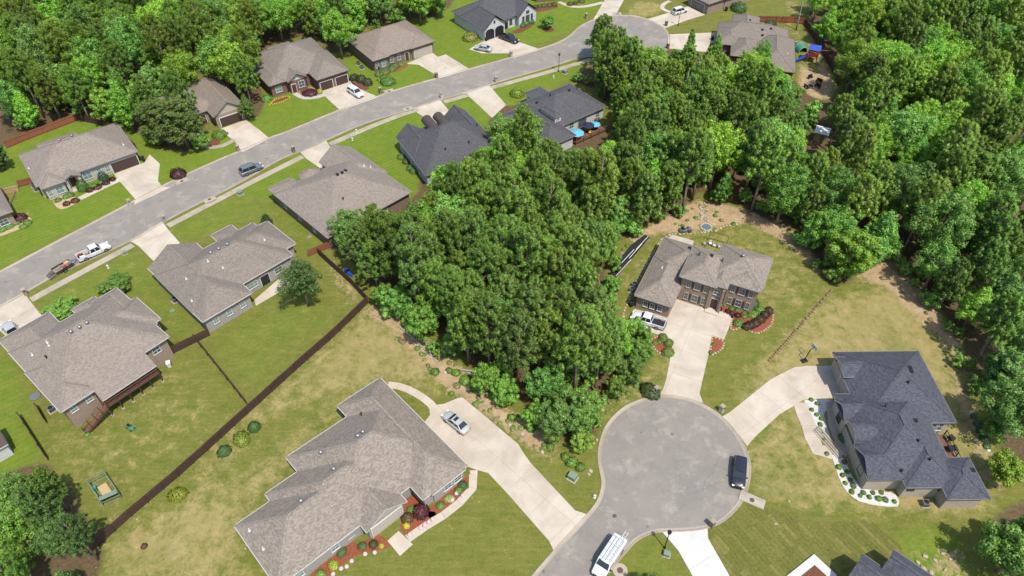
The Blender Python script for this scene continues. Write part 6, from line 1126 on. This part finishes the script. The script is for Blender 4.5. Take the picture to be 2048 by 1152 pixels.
# garden enclosure by the pines
def enclosure():
    p = GP([(182, 972), (215, 953), (244, 996), (208, 1012)]); o = empty('garden_enclosure', (p[0][0], p[0][1], 0), 0, 'pale green framed garden enclosure with raised bed near dark fence', 'garden enclosure'); q = [(a - p[0][0], b - p[0][1]) for a, b in p]
    for i in range(4):
        a, b = q[i], q[(i + 1) % 4]; m = MB(); m.box((a[0], a[1], .8), (.1, .1, 1.6)); m.build('post', 'green_box', o)
        for z in (.1, .85, 1.58): m = MB(); m.bar((*a, z), (*b, z), .07); m.build('rail', 'green_box', o)
    c = np.mean(q, 0); m = MB(); m.prism([tuple(np.array(t) * .55 + c * .45) for t in q], 0, .35); m.build('raised_bed', 'aged_wood', o); m = MB(); m.prism([tuple(np.array(t) * .5 + c * .5) for t in q], .3, .37); m.build('soil', 'raw_wood', o)
    a, b = np.array(q[2]), np.array(q[3]); m = MB(); m.bar((*(a + (c - a) * .08), 1.62), (*(b + (c - b) * .08), 1.62), .7, .03); m.build('shelf', 'green_box', o)
    for t, mt in ((.2, 'teal_fabric'), (.8, 'dark_wood')): z = q[0] + (np.array(q[3]) - q[0]) * t; m = MB(); m.box((z[0] * .8 + c[0] * .2, z[1] * .8 + c[1] * .2, .4), (.5, .5, .8), .5); m.build('planter', mt, o)
enclosure()
# playground
def playset():
    x, y = G(1622, 122); o = empty('playset', (x, y, 0), R(-20), 'wooden playset with blue canopy and blue slide beside brown fence', 'playset'); o.scale = (1.3, 1.3, 1.25)
    for a in (-1, 1):
        for b in (-1, 1): m = MB(); m.box((a * .9, b * .9, 1.5), (.12, .12, 3.)); m.build('post', 'red_wood', o)
    for k in range(10): m = MB(); m.box((0, -.9 + k * .2, 1.4), (1.9, .18, .05)); m.build('plank', 'red_paint', o)
    for b in (-1, 1): m = MB(); m.box((0, b * .92, 1.8), (1.9, .05, .5)); m.build('side_board', 'red_paint', o)
    m = MB(); m.face([(-1.1, -1.1, 2.8), (1.1, -1.1, 2.8), (1.1, 0, 3.5), (-1.1, 0, 3.5)]); m.face([(-1.1, 0, 3.5), (1.1, 0, 3.5), (1.1, 1.1, 2.8), (-1.1, 1.1, 2.8)]); m.build('canopy', 'blue_plastic', o)
    m = MB(); pts = [(-.9 - t * 2.4, -.3 - t * 1.6, 1.45 * (1 - t) ** 1.15 + .1) for t in np.linspace(0, 1, 8)]
    for a, b in zip(pts, pts[1:]): m.bar(a, b, .6, .06)
    m.build('slide', 'blue_plastic', o)
    m = MB(); m.bar((.9, 0, 2.5), (3.6, .6, 2.5), .12); m.bar((3.6, -.6, 0), (3.6, .6, 2.5), .1); m.bar((3.6, 1.8, 0), (3.6, .6, 2.5), .1); m.build('swing_frame', 'red_wood', o)
    for t in (1.8, 2.8): m = MB(); m.bar((t, .25, 2.5), (t, .25, .5), .02); m.bar((t + .4, .3, 2.5), (t + .4, .3, .5), .02); m.box((t + .2, .28, .5), (.5, .2, .04)); m.build('swing', 'black_plastic', o)
playset()
def dome():
    x, y = G(1598, 100); o = empty('dome_tent', (x, y, 0), R(15), 'teal green dome shelter on lawn beside playground house', 'tent'); m = MB(); n = 12
    def pt(i, j): u, v = math.pi * i / n, j / 4; return (1.6 * math.cos(u) * (1 - .25 * abs(v - .5) * 2), -1.8 + 3.6 * v, 2.1 * math.sin(u) * (1 - .25 * abs(v - .5) * 2))
    for j in range(4):
        for i in range(n): m.face([pt(i, j), pt(i + 1, j), pt(i + 1, j + 1), pt(i, j + 1)])
    m.build('shell', 'teal_fabric', o, smooth=True)
    for j in (0, 2, 4): m = MB(); m.tube([tuple(c * 1.015 for c in pt(i, j)) for i in range(n + 1)], .035, 5); m.build('pole', 'metal_white', o)
dome()
def bench(px_, py_, ang, label):
    x, y = G(px_, py_); o = empty('garden_bench', (x, y, 0), ang, label, 'bench', 'benches round the fire pit'); m = MB(); m.box((0, 0, .45), (1.5, .45, .06)); m.build('seat', 'black_metal', o); m = MB(); m.box((0, .22, .75), (1.5, .05, .5), rx=-.2); m.build('backrest', 'black_metal', o)
    for s in (-1, 1): m = MB(); m.box((s * .65, 0, .22), (.08, .4, .44)); m.build('leg', 'black_metal', o)
bench(1637, 165, R(-50), 'black bench on far side of fire pit'); bench(1634, 175, R(-60), 'second black bench beside fire pit'); bench(1620, 157, R(30), 'black bench above fire pit near playset'); bench(1612, 176, R(110), 'black bench on wood side of fire pit')
x, y = G(1621, 173); o = empty('fire_pit', (x, y, 0), 0, 'round stone fire pit in sandy circle', 'fire pit')
for k in range(12): a = k * math.pi / 6; s_ = stone(.75 * math.cos(a), .75 * math.sin(a), .22, .25, 'rock', o, z=.1)
m = MB(); m.lathe([(.6, .03), (.6, .1), (.1, .12)], n=12); m.build('ash', 'black_plastic', o)
def parasol(px_, py_, r, h, mat, label):
    x, y = G(px_, py_, h); o = empty('parasol', (x, y, 0), rnd.random(), label, 'parasol', 'parasols on the white house deck'); m = MB(); m.lathe([(.035, 0), (.035, h + .1)], n=8); m.build('pole', 'metal_grey', o); n = 8
    for k in range(n): a, b = 2 * math.pi * k / n, 2 * math.pi * (k + 1) / n; m = MB(); m.face([(r * math.cos(a), r * math.sin(a), h - .45), (r * math.cos(b), r * math.sin(b), h - .45), (0, 0, h + .1)]); m.build('canopy_panel', mat, o)
    m = MB(); m.lathe([(.35, 0), (.33, .1), (.08, .14)], n=10); m.build('base', 'black_metal', o)
def deck9():
    hs = h9; o = empty('deck', (0, 0, 0)); o.parent = hs.root
    for i in range(26): m = MB(); m.box((-7.5, -.1 - i * .16, .55), (9., .145, .05)); m.build('plank', 'deck_wood', o)
    for x_ in (-12, -9.7, -7.5, -5.2, -3): m = MB(); m.box((x_, -4.2, .8), (.12, .12, 1.6)); m.build('post', 'deck_wood', o)
    for z in (1.1, 1.55): m = MB(); m.box((-7.5, -4.2, z), (9., .06, .08)); m.build('rail', 'deck_wood', o)
deck9()
parasol(1153, 262, 1.75, 2.6, 'cyan_fabric', 'large sky blue parasol on deck'); parasol(1177, 247, 1.4, 2.7, 'navy_fabric', 'navy parasol beside the sky blue ones'); parasol(1191, 245, 1.2, 2.3, 'cyan_fabric', 'small sky blue parasol behind navy one')
for q, lb in (((1172, 262), 'yellow deck chair under parasols'), ((1180, 268), 'second yellow deck chair beside shrubs')):
    x, y = G(*q, .6); o = empty('deck_chair', (x, y, .58), R(20), lb, 'chair', 'yellow deck chairs'); m = MB(); m.box((0, 0, .4), (.6, .6, .06)); m.build('seat', 'yellow_paint', o); m = MB(); m.box((0, .3, .75), (.6, .06, .7), rx=-.25); m.build('backrest', 'yellow_paint', o)
    for a in (-1, 1):
        for b in (-1, 1): m = MB(); m.box((a * .25, b * .25, .2), (.06, .06, .4)); m.build('leg', 'yellow_paint', o)
# small shed in the wood
x, y = G(1645, 262, 2.2); o = empty('garden_shed', (x, y, 0), R(-28), 'small shed with white metal roof among trees', 'shed'); m = MB(); m.box((0, 0, 1.1), (2.6, 2.2, 2.2)); m.build('wall', 'raw_wood', o); m = MB(); m.box((0, 0, 2.32), (3.1, 2.7, .08), rx=.12); m.build('roof', 'metal_white', o); m = MB(); m.box((.4, -1.12, .95), (.8, .06, 1.9)); m.build('door', 'aged_wood', o)
# kayak
x, y = G(697, 546); o = empty('kayak', (x, y, 0), R(-52), 'blue kayak lying beside brown fence', 'kayak'); m = MB(); n = 9
m.ring_loft([[(a, .42 * w_ * math.cos(t), .28 + .3 * math.sin(t) * max(w_, .25)) for t in np.linspace(0, 6.283, 11)[:-1]] for a, w_ in ((-1.7, .05), (-1.4, .4), (-.8, .8), (0, 1), (.8, .8), (1.4, .4), (1.7, .05))]); m.build('hull', 'blue_plastic', o, smooth=True); m = MB(); m.lathe([(.26, .57), (.28, .6), (.2, .59)], n=12); m.build('cockpit', 'black_plastic', o)
# rock wall of two-storey house
p = resample(GP([(1539, 722), (1560, 698), (1590, 664), (1630, 618), (1664, 582)]), .58); o = empty('rock_border', (p[0][0], p[0][1], 0), 0, 'line of rough stones between two dry lawns', 'rock wall')
for x, y in p: stone(x - p[0][0] + rnd.uniform(-.1, .1), y - p[0][1] + rnd.uniform(-.1, .1), rnd.uniform(.26, .36), rnd.uniform(.2, .3), 'rock_brown', o, z=.12)
p = resample(GP([(1244, 645), (1250, 618), (1262, 590), (1282, 548), (1300, 515), (1322, 480), (1345, 468), (1380, 468), (1430, 462), (1450, 452), (1480, 448)]), .7); o = empty('stone_border', (p[0][0], p[0][1], 0), 0, 'curving pale stone edging round two-storey house', 'stone edging')
for x, y in p: stone(x - p[0][0] + rnd.uniform(-.1, .1), y - p[0][1], rnd.uniform(.25, .4), .16, 'rock', o)
# pond with rocks and stream
x, y = G(1412, 455); o = empty('garden_pond', (x, y, 0), 0, 'small round blue pond ringed with stones behind two-storey house', 'pond'); nn = N('pond_water'); nn.b.inputs['Base Color'].default_value = (.06, .11, .15, 1); nn.rough(.06, .6)
m = MB(); m.lathe([(.85, 0), (.85, .1), (.1, .105)], n=20); m.build('water', 'pond_water', o, smooth=True)
for k in range(20): a = k * math.pi / 10; stone(1.02 * math.cos(a), 1.02 * math.sin(a), .28, .22, 'rock', o, z=.1)
p = resample(GP([(1410, 446), (1407, 434), (1409, 420), (1404, 408)]), .5); o = empty('rock_stream', (p[0][0], p[0][1], 0), 0, 'tumbled grey stones of dry cascade above the pond', 'rockery')
for x, y in p:
    for k in range(3): stone(x - p[0][0] + rnd.uniform(-.8, .8), y - p[0][1] + rnd.uniform(-.3, .3), rnd.uniform(.2, .45), .25, rnd.choice(['rock', 'concrete_walk']), o, z=.08)
# black sheeted garden strip with white pipes
sheet('garden_strip', GP([(1219, 548), (1233, 555), (1262, 520), (1300, 474), (1290, 469), (1262, 490), (1235, 522)]), .04, 'black_sheet')
for k, (a, b, c, d) in enumerate(((1243, 527, 1268, 500), (1258, 518, 1284, 488), (1232, 553, 1262, 520), (1272, 500, 1296, 474))): m = MB(); u, v = G(a, b), G(c, d); m.tube([(0, 0, .1), (v[0] - u[0], v[1] - u[1], .1)], .06, 6); tag(m.build('irrigation_pipe', 'white_plastic', None, loc=(u[0], u[1], .05)), 'white pipe lying on black garden sheeting', 'pipe', 'white pipes on black sheeting')
# patio frame behind two-storey house
x, y = G(1432, 492); o = empty('metal_pergola', (x, y, 0), R(-25), 'thin dark metal frame over white chairs on lawn', 'frame')
for a in (-1.7, 1.7):
    for b in (-1, 1): m = MB(); m.box((a, b, 1.1), (.06, .06, 2.2)); m.build('post', 'black_metal', o)
for b in (-1, 1): m = MB(); m.box((0, b, 2.2), (3.4, .06, .06)); m.build('beam', 'black_metal', o)
for k, (a, b) in enumerate(((1420, 490), (1428, 494), (1436, 496), (1409, 491))):
    x, y = G(a, b); o = empty('lawn_chair', (x, y, 0), k, 'white lawn chair under dark metal frame', 'chair', 'white lawn chairs'); m = MB(); m.box((0, 0, .42), (.5, .5, .05)); m.build('seat', 'white_plastic', o); m = MB(); m.box((0, .25, .7), (.5, .05, .55)); m.build('backrest', 'white_plastic', o)
    for c in (-1, 1):
        for d in (-1, 1): m = MB(); m.box((c * .2, d * .2, .2), (.05, .05, .4)); m.build('leg', 'white_plastic', o)
# deck of charcoal house
def deck16():
    o = empty('deck', (0, 0, 0)); o.parent = h16.root; x0, x1, y0, y1 = 9.2, 12.6, -18.4, -13.5
    for i in range(22): m = MB(); m.box((x0 + (i + .5) * (x1 - x0) / 22, (y0 + y1) / 2, .8), (.145, y1 - y0, .05)); m.build('plank', 'deck_wood', o)
    for t in range(5): m = MB(); m.box((x1 - .05, y0 + t * (y1 - y0) / 4, 1.), (.12, .12, 2.)); m.build('post', 'dark_wood', o)
    for z in (1.2, 1.85): m = MB(); m.box((x1 - .05, (y0 + y1) / 2, z), (.07, y1 - y0, .08)); m.build('rail', 'dark_wood', o)
deck16()
for k, (px_, py_, d, mt, lb, nm, ct) in enumerate(((1905, 898, (1.2, .9, .72), 'black_plastic', 'dark patio table on the charcoal house deck', 'patio_table', 'table'), (1901, 878, (.8, .8, .8), 'black_plastic', 'black barbecue grill on the charcoal house deck', 'grill', 'grill'))):
    x, y = G(px_, py_, 1.3); o = empty(nm, (x, y, .83), .4 * k, lb, ct); m = MB(); m.box((0, 0, d[2]), (d[0], d[1], .08 if k == 0 else .35)); m.build('top', mt, o)
    for a in (-1, 1):
        for b in (-1, 1): m = MB(); m.box((a * d[0] * .42, b * d[1] * .42, d[2] / 2), (.07, .07, d[2])); m.build('leg', mt, o)
# steps and low walls at the front of charcoal house
o = empty('front_steps', (*G(1668, 893), 0), R(-66), 'concrete front steps and low walls of charcoal-roofed house', 'steps')
for k in range(4): m = MB(); m.box((-4 + k * .0 + 3.2, -.9 + .32 * k, .06 + .06 * k), (5.2, .3, .12 + .12 * k)); m.build('step', 'concrete_walk', o)
# flags / markers along the mulch bed, rocks, hydrants
plain('pink_flower', A(226, 192, 198), .8, .25, 14)
for k, (a, b) in enumerate(((913, 989), (926, 993), (905, 1002), (842, 1058), (850, 1052), (858, 1046), (866, 1040), (820, 1071), (731, 1110), (750, 1107), (704, 1124), (694, 1135), (683, 1139), (667, 1150), (943, 947))):
    x, y = G(a, b); o = empty('flower_pot', (x, y, 0), k, 'small pink and white flower pot along the walk edge', 'flower pot', 'flower pots along the walk'); m = MB(); m.lathe([(.14, 0), (.2, .24), (.17, .25)], n=10); m.build('pot', 'white_plastic', o); m = MB(); m.lathe([(.2, .22), (.3, .32), (.22, .46), (.05, .5)], n=9); m.build('blossom', 'pink_flower', o)
def hydrant(px_, py_, mat, label, grp):
    x, y = G(px_, py_); o = empty('fire_hydrant', (x, y, 0), 0, label, 'hydrant', grp); m = MB(); m.lathe([(.2, 0), (.2, .06), (.13, .08), (.13, .55), (.17, .58), (.13, .72), (.04, .8)], n=12); m.build('barrel', mat, o, smooth=True); m = MB(); m.bar((-.24, 0, .45), (.24, 0, .45), .12); m.build('nozzle', mat, o)
hydrant(217, 536, 'white_plastic', 'white hydrant beside sidewalk near trailer', 'white hydrants'); hydrant(705, 281, 'white_plastic', 'white hydrant on lawn by turret house', 'white hydrants'); hydrant(713, 264, 'white_plastic', 'white post on lawn strip beside sidewalk', 'white hydrants'); hydrant(1107, 156, 'white_plastic', 'white hydrant below upper lamp', 'white hydrants'); hydrant(1189, 995, 'white_plastic', 'white marker stone by lower kerb', 'white hydrants')
for k, (a, b, r) in enumerate(((1181, 942, .4), (1178, 949, .35), (1194, 880, .25), (1205, 820, .3), (1192, 838, .2), (870, 700, .5), (862, 715, .4), (890, 745, .5), (918, 770, .4), (1545, 433, .5), (1560, 442, .5), (1210, 805, .4), (1020, 850, .5), (1045, 868, .45), (1085, 905, .35), (1551, 1048, .3), (1850, 1112, .4), (1578, 1003, .25), (1870, 1120, .35), (1885, 1108, .3), (1835, 1125, .4), (1846, 1138, .45), (1900, 1118, .3), (1862, 1146, .4), (1890, 1140, .35), (1826, 1146, .4), (1910, 1104, .3))): x, y = G(a, b); tag(stone(x, y, r, r * .6, 'rock', None, 'boulder', .05), 'pale boulder lying on bare ground at wood edge', 'rock', 'pale boulders at the wood edge')
for k, (a, b, c, d) in enumerate(((920, 740, 985, 752), (935, 746, 965, 762), (955, 765, 975, 758), (800, 655, 850, 700), (850, 700, 876, 728))):
    u, v = G(a, b), G(c, d); m = MB(); m.tube([(0, 0, .15), ((v[0] - u[0]) * .5, (v[1] - u[1]) * .5 + .2, .2), (v[0] - u[0], v[1] - u[1], .12)], [.16, .14, .1], 7); tag(m.build('fallen_log', 'pale_bark', None, loc=(u[0], u[1], 0)), 'pale fallen log on the bare bank below wood', 'log', 'fallen logs on the bare bank')
# white slab of the unfinished house
sheet('porch_slab', GP([(1572, 1154), (1627, 1110), (1672, 1152), (1640, 1190), (1600, 1190)]), .3, 'concrete_white', .4); sheet('porch_soil', GP([(1598, 1156), (1628, 1132), (1652, 1154), (1628, 1185)]), .32, 'mulch_brown', .1)
